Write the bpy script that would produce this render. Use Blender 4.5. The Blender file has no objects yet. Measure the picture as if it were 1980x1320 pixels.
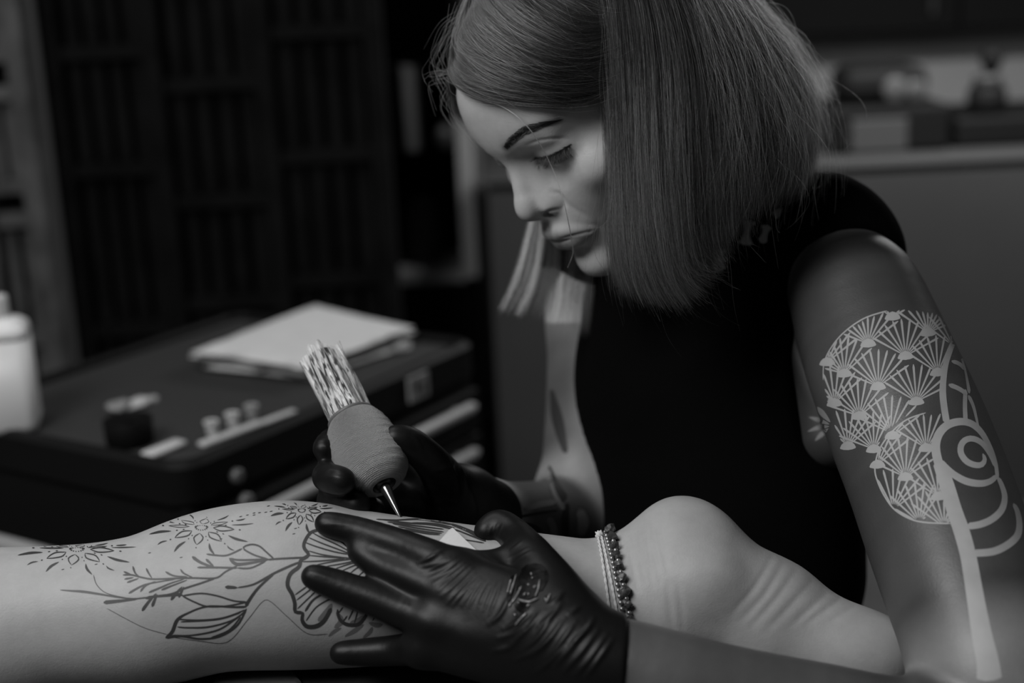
import bpy, math, random, os
import numpy as np
from mathutils import Vector, Matrix
from mathutils.bvhtree import BVHTree

# ------------------------------------------------------------------ camera, world, lights, exposure
scene = bpy.context.scene
COL = scene.collection
F_PX, CX, CY = 2750.0, 990.0, 660.0
PITCH, ROLL, CAM_H = math.radians(15.0), math.radians(2.7), 1.22
_fw = np.array([0, math.cos(PITCH), -math.sin(PITCH)])
_r0 = np.array([1.0, 0, 0]); _u0 = np.array([0, math.sin(PITCH), math.cos(PITCH)])
_R = math.cos(ROLL) * _r0 - math.sin(ROLL) * _u0
_U = math.sin(ROLL) * _r0 + math.cos(ROLL) * _u0
CAM = np.array([0, 0, CAM_H])
M3 = np.stack([_R, -_U, _fw], 1)              # view axes (right, down, ahead) -> world

def c2w(p):
    return CAM + np.asarray(p, float) @ M3.T
def w2c(p):
    return (np.asarray(p, float) - CAM) @ M3
def VP(x, y, d):                                # a point seen at x, y standing d metres ahead, in view axes
    return np.array([(x - CX) / F_PX * d, (y - CY) / F_PX * d, d])
def WP(x, y, d):
    return c2w(VP(x, y, d))
def on_z(x, y, z):
    v = VP(x, y, 1.0) @ M3.T
    return CAM + v * ((z - CAM_H) / v[2])

cam_data = bpy.data.cameras.new('camera')
cam_data.sensor_width = 36.0
cam_data.lens = 50.0
cam_data.clip_start = 0.02
cam = bpy.data.objects.new('camera', cam_data)
COL.objects.link(cam)
_m = np.eye(4); _m[:3, 0] = _R; _m[:3, 1] = _U; _m[:3, 2] = -_fw; _m[:3, 3] = CAM
cam.matrix_world = Matrix(_m.tolist())
cam_data.dof.use_dof = True
cam_data.dof.focus_distance = 0.975
cam_data.dof.aperture_fstop = 3.0
scene.camera = cam

scene.view_settings.view_transform = 'Standard'
scene.view_settings.look = 'None'
scene.view_settings.gamma = 1.0
scene.view_settings.exposure = 0.0
scene.view_settings.use_curve_mapping = False

world = bpy.data.worlds.new('room_ambience'); scene.world = world
world.use_nodes = True
world.node_tree.nodes['Background'].inputs[0].default_value = (1, 1, 1, 1)
world.node_tree.nodes['Background'].inputs[1].default_value = 0.004

def area_light(name, pos, target, size, power, size_y=None):
    l = bpy.data.lights.new(name, 'AREA'); l.energy = power; l.size = size
    if size_y: l.shape = 'RECTANGLE'; l.size_y = size_y
    o = bpy.data.objects.new(name, l); COL.objects.link(o)
    o.location = Vector(pos)
    o.rotation_euler = (Vector(target) - Vector(pos)).to_track_quat('-Z', 'Y').to_euler()
    return o
KEY = area_light('work_lamp_light', c2w((-0.88, -0.84, -0.04)), c2w((0.0, 0.02, 1.05)), 0.75, 20.5)
OVER = area_light('ceiling_panel_light', (-0.75, 1.55, 2.55), (-0.45, 1.55, 0), 0.9, 7.6)
ROOM = area_light('counter_fill_light', (1.0, 2.70, 1.50), (1.0, 2.74, 0), 1.2, 15.0, .08)  # unseen light added above the counter to brighten its front from the top

# ------------------------------------------------------------------ helpers: objects
def new_mesh_obj(name, verts, faces, mat=None, parent=None, smooth=True):
    me = bpy.data.meshes.new(name)
    if isinstance(verts, np.ndarray) and isinstance(faces, np.ndarray):
        nv, nf, k = len(verts), len(faces), faces.shape[1]
        me.vertices.add(nv); me.vertices.foreach_set('co', verts.astype(np.float32).ravel())
        me.loops.add(nf * k); me.loops.foreach_set('vertex_index', faces.astype(np.int32).ravel())
        me.polygons.add(nf)
        me.polygons.foreach_set('loop_start', np.arange(0, nf * k, k, dtype=np.int32))
        me.update(calc_edges=True)
        me.validate()
    else:
        me.from_pydata([tuple(map(float, v)) for v in verts], [], [tuple(int(i) for i in f) for f in faces])
        me.update()
    if smooth:
        me.polygons.foreach_set('use_smooth', np.ones(len(me.polygons), dtype=bool))
    if mat: me.materials.append(mat)
    o = bpy.data.objects.new(name, me); COL.objects.link(o)
    if parent is not None: o.parent = parent
    return o

def empty(name, loc=(0, 0, 0)):
    o = bpy.data.objects.new(name, None); COL.objects.link(o)
    o.location = Vector(loc); o.empty_display_size = 0.05
    return o
def tag(o, label=None, cat=None, group=None, kind=None):
    if label: o['label'] = label
    if cat: o['category'] = cat
    if group: o['group'] = group
    if kind: o['kind'] = kind
    return o
def adopt(o, parent):                            # parent without moving (parents carry no rotation)
    o.parent = parent
    o.matrix_parent_inverse = Matrix.Translation(parent.location).inverted()
    return o

def adopt2(o, part):                             # a sub-part: same, under a part that itself sits at a moved parent
    o.parent = part
    o.matrix_parent_inverse = (Matrix.Translation(part.parent.location) @ part.matrix_parent_inverse).inverted()
    return o

# ------------------------------------------------------------------ helpers: materials (monochrome)
def mat(name, v, rough=0.5, spec=0.5, metal=0.0, noise=None, bump=None, sss=0.0, emit=None, coat=0.0, trans=0.0, alpha=1.0):
    m = bpy.data.materials.new(name); m.use_nodes = True
    nt = m.node_tree; b = nt.nodes['Principled BSDF']
    b.inputs['Base Color'].default_value = (v, v, v, 1)
    b.inputs['Roughness'].default_value = rough
    b.inputs['Metallic'].default_value = metal
    b.inputs['Specular IOR Level'].default_value = spec
    b.inputs['Coat Weight'].default_value = coat
    b.inputs['Transmission Weight'].default_value = trans
    if alpha < 1: b.inputs['Alpha'].default_value = alpha
    if sss > 0:
        b.inputs['Subsurface Weight'].default_value = sss
        b.inputs['Subsurface Radius'].default_value = (0.006, 0.006, 0.006)
        b.inputs['Subsurface Scale'].default_value = 1.0
    tc = nt.nodes.new('ShaderNodeTexCoord')
    if noise:                                    # (scale, amount)
        n = nt.nodes.new('ShaderNodeTexNoise'); n.inputs['Scale'].default_value = noise[0]; n.inputs['Detail'].default_value = 5
        nt.links.new(tc.outputs['Object'], n.inputs['Vector'])
        r = nt.nodes.new('ShaderNodeMapRange')
        r.inputs['From Min'].default_value = 0.3; r.inputs['From Max'].default_value = 0.7
        r.inputs['To Min'].default_value = v * (1 - noise[1]); r.inputs['To Max'].default_value = v * (1 + noise[1])
        nt.links.new(n.outputs['Fac'], r.inputs['Value']); nt.links.new(r.outputs['Result'], b.inputs['Base Color'])
    if bump:                                     # list of (scale, strength, distance)
        prev = None
        for sc, st, di in bump:
            n = nt.nodes.new('ShaderNodeTexNoise'); n.inputs['Scale'].default_value = sc; n.inputs['Detail'].default_value = 4
            nt.links.new(tc.outputs['Object'], n.inputs['Vector'])
            bp = nt.nodes.new('ShaderNodeBump'); bp.inputs['Strength'].default_value = st; bp.inputs['Distance'].default_value = di
            nt.links.new(n.outputs['Fac'], bp.inputs['Height'])
            if prev: nt.links.new(prev.outputs['Normal'], bp.inputs['Normal'])
            prev = bp
        nt.links.new(prev.outputs['Normal'], b.inputs['Normal'])
    return m

# ------------------------------------------------------------------ helpers: smooth solid modelling
class Field:
    """a solid blended from rounded shapes; meshed by surface nets"""
    def __init__(s, sym=False): s.ops = []; s.sym = sym
    def add(s, kind, fn, c, R, k=0.0): s.ops.append((kind, fn, np.asarray(c, float), R, k)); return s
    def cone(s, a, b, ra, rb, k=0.01, kind='u'):
        a = np.asarray(a, float); b = np.asarray(b, float); ab = b - a; L2 = max(ab @ ab, 1e-12)
        def fn(P):
            t = np.clip(((P - a) @ ab) / L2, 0, 1)
            return np.sqrt(((P - a - t[:, None] * ab) ** 2).sum(1)) - (ra + (rb - ra) * t)
        return s.add(kind, fn, (a + b) / 2, math.sqrt(L2) / 2 + max(ra, rb), k)
    def chain(s, pts, k=0.01, kind='u', join=0.004):
        """smooth tapered limb: pts = [(xyz, r), ...] through a Catmull-Rom spline"""
        X = np.array([list(p) + [r] for p, r in pts], float)
        n = len(X); out = []
        for i in range(n - 1):
            p0, p1, p2, p3 = X[max(i - 1, 0)], X[i], X[i + 1], X[min(i + 2, n - 1)]
            for t in np.linspace(0, 1, 5)[:-1]:
                out.append(0.5 * (2 * p1 + (p2 - p0) * t + (2 * p0 - 5 * p1 + 4 * p2 - p3) * t * t + (3 * p1 - p0 - 3 * p2 + p3) * t ** 3))
        out.append(X[-1]); out = np.array(out)
        A, B = out[:-1], out[1:]
        AB = B[:, :3] - A[:, :3]; LL = np.maximum((AB ** 2).sum(1), 1e-12)
        def fn(P):
            best = np.full(len(P), 9.0)
            lo, hi = P.min(0), P.max(0); c = (lo + hi) / 2; rad = np.linalg.norm(hi - lo) / 2
            t = np.clip(((c - A[:, :3]) * AB).sum(1) / LL, 0, 1)
            dd = np.linalg.norm(c - A[:, :3] - t[:, None] * AB, axis=1) - (A[:, 3] + (B[:, 3] - A[:, 3]) * t)
            near = dd < dd.min() + 2 * rad + 2 * join
            for a, b in zip(A[near], B[near]):
                ab = b[:3] - a[:3]; L2 = max(ab @ ab, 1e-12)
                t = np.clip(((P - a[:3]) @ ab) / L2, 0, 1)
                d = np.sqrt(((P - a[:3] - t[:, None] * ab) ** 2).sum(1)) - (a[3] + (b[3] - a[3]) * t)
                h = np.maximum(join - np.abs(best - d), 0)
                best = np.minimum(best, d) - h * h / (4 * join)
            return best
        c = (out[:, :3].min(0) + out[:, :3].max(0)) / 2
        return s.add(kind, fn, c, np.linalg.norm(out[:, :3] - c, axis=1).max() + out[:, 3].max(), k)
    def ell(s, c, r, k=0.01, kind='u', rot=None):
        c = np.asarray(c, float); r = np.asarray(r, float)
        def fn(P):
            q = P - c
            if rot is not None: q = q @ rot
            k0 = np.sqrt(((q / r) ** 2).sum(1)); k1 = np.sqrt(((q / (r * r)) ** 2).sum(1)) + 1e-9
            return k0 * (k0 - 1.0) / k1
        return s.add(kind, fn, c, r.max(), k)
    def half(s, c, n, kind='s', k=0.0, R=9.0):      # the half space on the side n points to
        c = np.asarray(c, float); n = np.asarray(n, float); n = n / np.linalg.norm(n)
        return s.add(kind, lambda P: -((P - c) @ n), c, R, k)
    def bump(s, c, r, amp, rot=None):                # gaussian swelling (amp > 0) or dent
        c = np.asarray(c, float); r = np.broadcast_to(np.asarray(r, float), (3,))
        def fn(P):
            q = P - c
            if rot is not None: q = q @ rot
            return -amp * np.exp(-((q / r) ** 2).sum(1))
        return s.add('d', fn, c, r.max() * 2.4)
    def groove(s, pts, w, amp):                      # dent (amp < 0) or ridge along a polyline
        A = np.asarray(pts, float)
        def fn(P):
            m = np.full(len(P), 1e9)
            for a, b in zip(A[:-1], A[1:]):
                ab = b - a; t = np.clip(((P - a) @ ab) / max(ab @ ab, 1e-12), 0, 1)
                m = np.minimum(m, ((P - a - t[:, None] * ab) ** 2).sum(1))
            return -amp * np.exp(-m / (w * w))
        c = (A.min(0) + A.max(0)) / 2
        return s.add('d', fn, c, np.linalg.norm(A - c, axis=1).max() + 2.4 * w)
    @staticmethod
    def _mix(d, v, kind, k):
        if kind == 'u':
            if k > 0:
                h = np.maximum(k - np.abs(d - v), 0); return np.minimum(d, v) - h * h / (4 * k)
            return np.minimum(d, v)
        if kind == 's':
            v = -v
            if k > 0:
                h = np.maximum(k - np.abs(d - v), 0); return np.maximum(d, v) + h * h / (4 * k)
            return np.maximum(d, v)
        return d + v
    def ev(s, P, ops=None):
        if s.sym: P = np.column_stack([np.abs(P[:, 0]), P[:, 1], P[:, 2]])
        d = np.full(len(P), 0.06)
        for kind, fn, c, R, k in (ops or s.ops): d = s._mix(d, fn(P), kind, k)
        return d
    def ops_near(s, c, rad):
        if s.sym: c = np.array([abs(c[0]), c[1], c[2]]); 
        return [o for o in s.ops if np.linalg.norm(o[2] - c) < o[3] + rad + o[4] + 0.012 + (rad if s.sym else 0)]
    def mesh(s, lo, hi, h, B=12):
        lo = np.asarray(lo, float); hi = np.asarray(hi, float)
        nb = np.ceil((hi - lo) / (h * B)).astype(int); n = nb * B
        D = np.full(n, 0.06, np.float32)
        ax = np.arange(B)
        base = np.stack(np.meshgrid(ax, ax, ax, indexing='ij'), -1).reshape(-1, 3) * h
        rad = B * h * math.sqrt(3) / 2
        for i in range(nb[0]):
            for j in range(nb[1]):
                for k in range(nb[2]):
                    o = lo + np.array([i, j, k]) * (B * h); c = o + (B - 1) * h / 2
                    ops = s.ops_near(c, rad)
                    if not ops: continue
                    dc = s.ev(c[None], ops)[0]
                    if abs(dc) > rad * 1.1 + 0.006:
                        D[i*B:i*B+B, j*B:j*B+B, k*B:k*B+B] = dc; continue
                    D[i*B:i*B+B, j*B:j*B+B, k*B:k*B+B] = s.ev(base + o, ops).reshape(B, B, B)
        D[0] = D[-1] = 0.05; D[:, 0] = D[:, -1] = 0.05; D[:, :, 0] = D[:, :, -1] = 0.05
        S = D < 0
        cnt = np.zeros(np.array(S.shape) - 1, np.uint8)
        offs = [(a, b, c) for a in (0, 1) for b in (0, 1) for c in (0, 1)]
        nx, ny, nz = S.shape
        for a, b, c in offs: cnt += S[a:nx-1+a, b:ny-1+b, c:nz-1+c]
        act = (cnt > 0) & (cnt < 8)
        I = np.argwhere(act)
        vid = np.full(act.shape, -1, np.int32); vid[act] = np.arange(len(I))
        cv = {o: D[I[:, 0]+o[0], I[:, 1]+o[1], I[:, 2]+o[2]].astype(float) for o in offs}
        acc = np.zeros((len(I), 3)); num = np.zeros(len(I))
        for o in offs:
            for axx in range(3):
                if o[axx]: continue
                q = list(o); q[axx] = 1; q = tuple(q)
                a, b = cv[o], cv[q]; m = (a < 0) != (b < 0)
                t = np.where(m, a / np.where(m, a - b, 1), 0)
                p = np.tile(np.array(o, float), (len(I), 1)); p[:, axx] += t
                acc += p * m[:, None]; num += m
        V = lo + (I + acc / num[:, None]) * h
        Fs = []
        for axx in range(3):
            s0 = [slice(1, -1)] * 3; s1 = [slice(1, -1)] * 3
            s0[axx] = slice(0, -1); s1[axx] = slice(1, None)
            a, b = S[tuple(s0)], S[tuple(s1)]
            E = np.argwhere(a != b); inside = a[a != b]
            E = E + 1; E[:, axx] -= 1
            u, w = [(1, 2), (2, 0), (0, 1)][axx]
            def cell(du, dw):
                q = E.copy(); q[:, u] -= du; q[:, w] -= dw
                return vid[q[:, 0], q[:, 1], q[:, 2]]
            Q = np.stack([cell(1, 1), cell(0, 1), cell(0, 0), cell(1, 0)], 1)
            Q[~inside] = Q[~inside][:, ::-1]
            Fs.append(Q)
        Q = np.concatenate(Fs); Q = Q[(Q >= 0).all(1)]
        return V, Q

def flip(Q): return Q[:, ::-1].copy()
def smooth_verts(V, Q, it=1, lam=0.5):
    for _ in range(it):
        acc = np.zeros_like(V); n = np.zeros(len(V))
        for a in range(4):
            i, j = Q[:, a], Q[:, (a + 1) % 4]
            np.add.at(acc, i, V[j]); np.add.at(n, i, 1); np.add.at(acc, j, V[i]); np.add.at(n, j, 1)
        V = V + lam * (acc / np.maximum(n, 1)[:, None] - V)
    return V
def vnormals(V, Q):
    n = np.cross(V[Q[:, 2]] - V[Q[:, 0]], V[Q[:, 3]] - V[Q[:, 1]])
    N = np.zeros_like(V)
    for a in range(4): np.add.at(N, Q[:, a], n)
    return N / (np.linalg.norm(N, axis=1)[:, None] + 1e-12)
def bvh_of(V, Q):
    return BVHTree.FromPolygons([tuple(v) for v in V.tolist()], [tuple(q) for q in Q.tolist()])
def hit(bvh, x, y, off=0.0):
    """where the sight line through x, y meets a surface (world), lifted by off along its normal"""
    v = VP(x, y, 1.0) @ M3.T; v = v / np.linalg.norm(v)
    loc, nor, idx, dist = bvh.ray_cast(Vector(CAM), Vector(v))
    if loc is None: return None
    n = np.array(nor); n = -n if n @ v > 0 else n
    return np.array(loc) + n * off, n
def resample(P, K):
    P = np.asarray(P, float); n = len(P)
    Q = []
    for i in range(n - 1):
        p0, p1, p2, p3 = P[max(i - 1, 0)], P[i], P[i + 1], P[min(i + 2, n - 1)]
        for t in np.linspace(0, 1, 9)[:-1]:
            Q.append(0.5 * (2 * p1 + (p2 - p0) * t + (2 * p0 - 5 * p1 + 4 * p2 - p3) * t * t + (3 * p1 - p0 - 3 * p2 + p3) * t ** 3))
    Q.append(P[-1]); Q = np.array(Q)
    s = np.r_[0, np.cumsum(np.linalg.norm(np.diff(Q, axis=0), axis=1))]
    u = np.linspace(0, s[-1], K)
    return np.column_stack([np.interp(u, s, Q[:, c]) for c in range(Q.shape[1])])

def crease(V, Q, bvh, strokes, w, amp):
    """fold the surface in (amp < 0) or out along lines seen on it"""
    N = vnormals(V, Q); W = V.copy(); Vw = c2w(V)
    for s in strokes:
        s = resample(np.array([list(q) + [0] for q in s], float), max(4, len(s) * 4))
        H = [hit(bvh, x, y) for x, y, _ in s]; H = np.array([h[0] for h in H if h is not None])
        if len(H) < 2: continue
        c = H.mean(0); R = np.linalg.norm(H - c, axis=1).max() + 3 * w
        idx = np.where(((Vw - c) ** 2).sum(1) < R * R)[0]
        if not len(idx): continue
        P = Vw[idx]; best = np.full(len(idx), 9.0); tt = np.zeros(len(idx)); n = len(H) - 1
        for i in range(n):
            ab = H[i + 1] - H[i]; t = np.clip(((P - H[i]) @ ab) / max(ab @ ab, 1e-12), 0, 1)
            d = ((P - H[i] - t[:, None] * ab) ** 2).sum(1); m = d < best
            best[m] = d[m]; tt[m] = (i + t[m]) / n
        g = amp * np.exp(-best / (w * w)) * np.sin(np.pi * np.clip(tt, .04, .96)) ** .5
        W[idx] += N[idx] * g[:, None]
    return W

# ------------------------------------------------------------------ the artist's head (own axes: x to her left, y ahead, z up; metres)
MM = 0.001
HF = Field(sym=True)
def mm(*a): return np.array(a, float) * MM
HF.ell(mm(0, -14, 46), mm(73, 93, 80), 0.0)
HF.ell(mm(0, 31, 62), mm(60, 57, 44), 0.02)
HF.ell(mm(0, 26, -8), mm(60, 56.5, 78), 0.022)
HF.ell(mm(0, 38, -62), mm(40, 42, 30), 0.02)
HF.cone(mm(47, 2, -50), mm(12, 66, -84), 0.013, 0.013, 0.018)
HF.cone(mm(4, 78.5, 33), mm(36, 67.5, 37), 0.0125, 0.0115, 0.016)
HF.ell(mm(0, 45, 48), mm(50, 44, 30), 0.02)
HF.ell(mm(46, 52, -10), mm(19, 21, 17), 0.018)
HF.ell(mm(25, 62, -28), mm(17, 17, 20), 0.018)
HF.ell(mm(0, 66, -44), mm(29, 27, 25), 0.014)
HF.ell(mm(0, 74, -84), mm(16, 15.5, 14), 0.012)
HF.ell(mm(33, 95.0, 10), mm(20, 15, 12), 0.018, 's')          # orbit
HF.ell(mm(15.5, 93, 14), mm(5.5, 9.5, 7), 0.010, 's')            # inner corner hollow
HF.ell(mm(31.5, 64.0, 15.5), mm(17.5, 16.0, 14.5), 0.007)         # lidded eyeball
HF.bump(mm(36, 76, 27.5), mm(17, 9, 5), 1.8 * MM)              # fold above the lid
HF.cone(mm(0, 81.5, 26), mm(0, 96.5, -6), 0.0055, 0.0066, 0.010)     # nose
HF.cone(mm(6, 74, 20), mm(9, 83, -12), 0.006, 0.0085, 0.012)
HF.ell(mm(0, 99.6, -14.0), mm(8.2, 8.6, 8.4), 0.007)
HF.ell(mm(12.0, 83.0, -20.5), mm(6.2, 11.5, 6.6), 0.008)
HF.cone(mm(0, 100.5, -19), mm(0, 90, -27.5), 0.0045, 0.0055, 0.006)
HF.ell(mm(7.2, 89, -26.5), mm(2.8, 6.5, 3.2), 0.0015, 's')
HF.bump(mm(20, 78, -19), mm(3.5, 7, 6), -0.9 * MM)
HF.groove([mm(20, 79, -18), mm(27, 76, -31), mm(32, 71, -44)], 3.2 * MM, -1.2 * MM)
HF.chain([(mm(0, 91, -45.0), 5.4 * MM), (mm(9, 89.6, -44.2), 5.2 * MM), (mm(19, 83.4, -47.5), 3.8 * MM), (mm(27, 77, -51.5), 1.5 * MM)], 0.004)
HF.chain([(mm(0, 88.0, -55), 6.0 * MM), (mm(9, 86.5, -54.6), 5.6 * MM), (mm(18, 81, -53.5), 3.8 * MM), (mm(27, 77, -52), 1.5 * MM)], 0.004)
HF.groove([mm(0, 96, -49.9), mm(8, 94, -49.2), mm(18, 87, -50.5), mm(26, 80.5, -51.8)], 1.3 * MM, -2.4 * MM)
HF.groove([mm(0, 95, -32), mm(0, 96, -40)], 3.4 * MM, -1.2 * MM)
HF.bump(mm(0, 86, -69), mm(16, 10, 6), -1.7 * MM)
HF.bump(mm(29, 76, -52), mm(5, 7, 5), -0.8 * MM)
HF.bump(mm(25, 82, 0), mm(9, 12, 10), -2.2 * MM)
HF.ell(mm(70, -6, 2), mm(6, 14, 27), 0.006)                  # ears, under the hair

# lid seam: where the upper lid meets the lower one, looking down
LID = [mm(15, 77, 12.5), mm(20, 80, 7.6), mm(28, 81.5, 5.0), mm(36, 79, 5.6), mm(43, 72.5, 9.0), mm(48, 65, 12.5)]
HF.groove(LID, 1.1 * MM, -1.3 * MM)
HF.groove([mm(17, 78, 18), mm(24, 80, 23.0), mm(34, 78, 24.0), mm(46, 69, 20)], 1.3 * MM, -0.9 * MM)

# how the head is held: fitted to where its features are seen (view axes)
HEAD_W = np.array([0.2420, -0.5373, -0.7116]); HEAD_T = np.array([0.0681, -0.1765, 1.0890])
def rodrigues(w):
    t = np.linalg.norm(w); k = w / t
    K = np.array([[0, -k[2], k[1]], [k[2], 0, -k[0]], [-k[1], k[0], 0]])
    return np.eye(3) + math.sin(t) * K + (1 - math.cos(t)) * K @ K
HEAD_R = rodrigues(HEAD_W) @ np.array([[0, -1.0, 0], [0, 0, -1.0], [-1.0, 0, 0]])
_t = math.radians(-2.5)                             # turned a touch further away
HEAD_R = HEAD_R @ np.array([[math.cos(_t), -math.sin(_t), 0], [math.sin(_t), math.cos(_t), 0], [0, 0, 1.0]]).T
def head2v(p): return np.asarray(p, float) @ HEAD_R.T + HEAD_T
def v2head(p): return (np.asarray(p, float) - HEAD_T) @ HEAD_R

# ------------------------------------------------------------------ solid forms of the two bodies (view axes)
def pt(x, y, d, r=None):
    p = VP(x, y, d)
    return p if r is None else (p, r * MM)

# --- client's lower leg and foot, lying on its front, heel up
LF = Field()
LF.chain([pt(-330, 1260, .985, 66), pt(-150, 1236, .98, 62), pt(0, 1214, .98, 54), pt(110, 1196, .98, 48.5), pt(200, 1188, .98, 48), pt(300, 1176, .98, 51),
          pt(420, 1142, .98, 53.5), pt(520, 1131, .98, 55.5), pt(600, 1131, .98, 55), pt(700, 1137, .98, 51.5), pt(850, 1141, .98, 46), pt(1000, 1147, .98, 41.5),
          pt(1100, 1152, .98, 38.5), pt(1180, 1162, .98, 39), pt(1260, 1180, .98, 44)], 0.0)
LF.ell(VP(1318, 1062, .985), (.0345, .0365, .031), .022)                      # heel
LF.cone(VP(1195, 1075, .985), VP(1300, 1062, .985), .010, .020, .02)            # achilles tendon
LF.cone(VP(1345, 1130, .98), VP(1480, 1207, .98), .046, .044, .022)
LF.cone(VP(1480, 1207, .98), VP(1800, 1410, .985), .044, .036, .012)          # foot
LF.ell(VP(1372, 1128, .947), (.016, .015, .012), .016)
LF.ell(VP(1668, 1262, .952), (.036, .026, .026), .03)                      # ankle bone
LF.ell(VP(500, 1075, .985), (.07, .024, .032), .02)
LV, LQ = LF.mesh((-.56, .07, .88), (.33, .34, 1.08), 1.7 * MM)
LV = smooth_verts(LV, LQ, 2)
LEG_BVH = bvh_of(c2w(LV), LQ)
def on_leg(x, y, off):
    d = np.arange(.80, 1.02, .0008)                # the point seen at x, y that stands off mm above the skin
    v = LF.ev(VP(x, y, 1.0)[None] * d[:, None])
    return VP(x, y, d[int(np.argmax(v < off * MM))])

# --- the artist's body: neck, chest and both arms in one solid
BF = Field()
SHL, ELL, WRL = VP(1664, 580, 1.085), VP(1915, 1410, .875), VP(1215, 1292, .872)      # near arm
NEAR_ARM = [pt(1655, 575, 1.088, 49.5), pt(1693, 680, 1.058, 53), pt(1742, 800, 1.02, 54), pt(1790, 920, .99, 53.5), pt(1832, 1040, .957, 52.5), pt(1880, 1180, .92, 50), pt(1925, 1300, .895, 47)]
BF.chain(NEAR_ARM, 0.0)
BF.chain([pt(1925, 1300, .895, 47), pt(1900, 1420, .88, 44), pt(1760, 1448, .872, 42), pt(1580, 1408, .872, 39), pt(1400, 1352, .872, 32.5), pt(1215, 1292, .872, 28.5), pt(1120, 1255, .885, 22), pt(960, 1160, .905, 11)], .02)
FAR_ARM = [pt(1165, 610, 1.345, 51), pt(1158, 720, 1.32, 47), pt(1148, 850, 1.285, 44), pt(1135, 960, 1.25, 41)]
BF.chain(FAR_ARM, 0.02)
BF.chain([pt(1135, 960, 1.25, 41), pt(1100, 1012, 1.235, 40), pt(1030, 1016, 1.18, 36), pt(970, 1005, 1.12, 30), pt(920, 985, 1.08, 26), pt(880, 950, 1.06, 14)], .02)
BF.chain([pt(1270, 300, 1.13, 50), pt(1330, 420, 1.19, 50), pt(1400, 540, 1.25, 70)], .03)                  # neck
BF.chain([pt(1380, 560, 1.26, 88), pt(1390, 800, 1.28, 108), pt(1390, 1150, 1.3, 112)], .03)                # trunk
BF.cone(VP(1400, 520, 1.24), VP(1610, 520, 1.14), .055, .046, .03)
BF.cone(VP(1360, 560, 1.28), VP(1180, 600, 1.34), .06, .047, .03)
BF.cone(VP(1590, 690, 1.13), VP(1602, 840, 1.12), .033, .027, .02)           # side of the chest under the arm
BV, BQ = BF.mesh((-.06, -.18, .82), (.40, .33, 1.46), 2.2 * MM)
BV = smooth_verts(BV, BQ, 2)
HV, HQ = HF.mesh(mm(-82, -112, -112), mm(82, 116, 132), 1.15 * MM)
HV = smooth_verts(HV, HQ, 2)
HVv = head2v(HV); HQ = flip(HQ)
_b = bvh_of(c2w(HVv), HQ)
HVv = crease(HVv, HQ, _b, [[(1020, 280), (1042, 272), (1072, 268), (1098, 268), (1114, 276)]], 1.3 * MM, -.7 * MM)
HVv = crease(HVv, HQ, _b, [[(1092, 392), (1108, 402), (1124, 412), (1138, 422)]], 2.8 * MM, -.42 * MM)
HVv = crease(HVv, HQ, _b, [[(1066, 371), (1080, 374), (1089, 385), (1091, 397), (1085, 407)]], 1.9 * MM, -1.25 * MM)
HVv = crease(HVv, HQ, _b, [[(1049, 416), (1062, 409), (1079, 405)]], 1.5 * MM, -2.0 * MM)
HVv = crease(HVv, HQ, _b, [[(1080, 462), (1106, 456), (1130, 450), (1150, 445)]], 1.2 * MM, -1.0 * MM)
HVv = crease(HVv, HQ, _b, [[(1100, 490), (1118, 486), (1138, 476)]], 4.5 * MM, -1.0 * MM)
HVv = crease(HVv, HQ, _b, [[(1040, 318), (1068, 324), (1098, 314)], [(1112, 284), (1112, 300), (1106, 312)]], 1.8 * MM, -.35 * MM)

# --- shirt: a sleeveless black top, a little outside the body, open at the armholes
SF = Field()
SF.chain([pt(1375, 545, 1.25, 100), pt(1380, 700, 1.265, 122), pt(1380, 850, 1.275, 126), pt(1378, 1150, 1.28, 128)], 0.0)
SF.cone(VP(1400, 500, 1.225), VP(1618, 497, 1.135), .068, .054, .03)
SF.cone(VP(1480, 420, 1.18), VP(1590, 430, 1.14), .040, .036, .03)
SF.cone(VP(1500, 640, 1.17), VP(1470, 1100, 1.19), .07, .085, .04)             # bust and front
SF.cone(VP(1360, 550, 1.28), VP(1200, 585, 1.335), .064, .048, .03)
SF.chain([(p[0], p[1] + .0022) for p in NEAR_ARM], .006, 's')
SF.cone(VP(1592, 690, 1.10), VP(1604, 840, 1.09), .026, .024, .008, 's')
SF.chain([(p[0], p[1] + .002) for p in FAR_ARM[1:]], .006, 's')
SF.cone(VP(1345, 455, 1.20), VP(1400, 540, 1.25), .056, .08, .02)
SF.chain([pt(1250, 270, 1.10, 50), pt(1310, 385, 1.165, 52)], .008, 's')
for a, b, w, am in (((1180, 800), (1330, 690), 9, 2.5), ((1150, 900), (1400, 1000), 12, 3), ((1420, 640), (1560, 900), 10, 3), ((1300, 620), (1250, 900), 10, -2.5), ((1500, 1000), (1620, 850), 9, 2.5)):
    SF.groove([VP(a[0], a[1], 1.16), VP(b[0], b[1], 1.13)], w * MM * 2, am * MM)
SV, SQ = SF.mesh((.02, -.20, .98), (.40, .33, 1.46), 2.6 * MM)
SV = smooth_verts(SV, SQ, 2)

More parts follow.
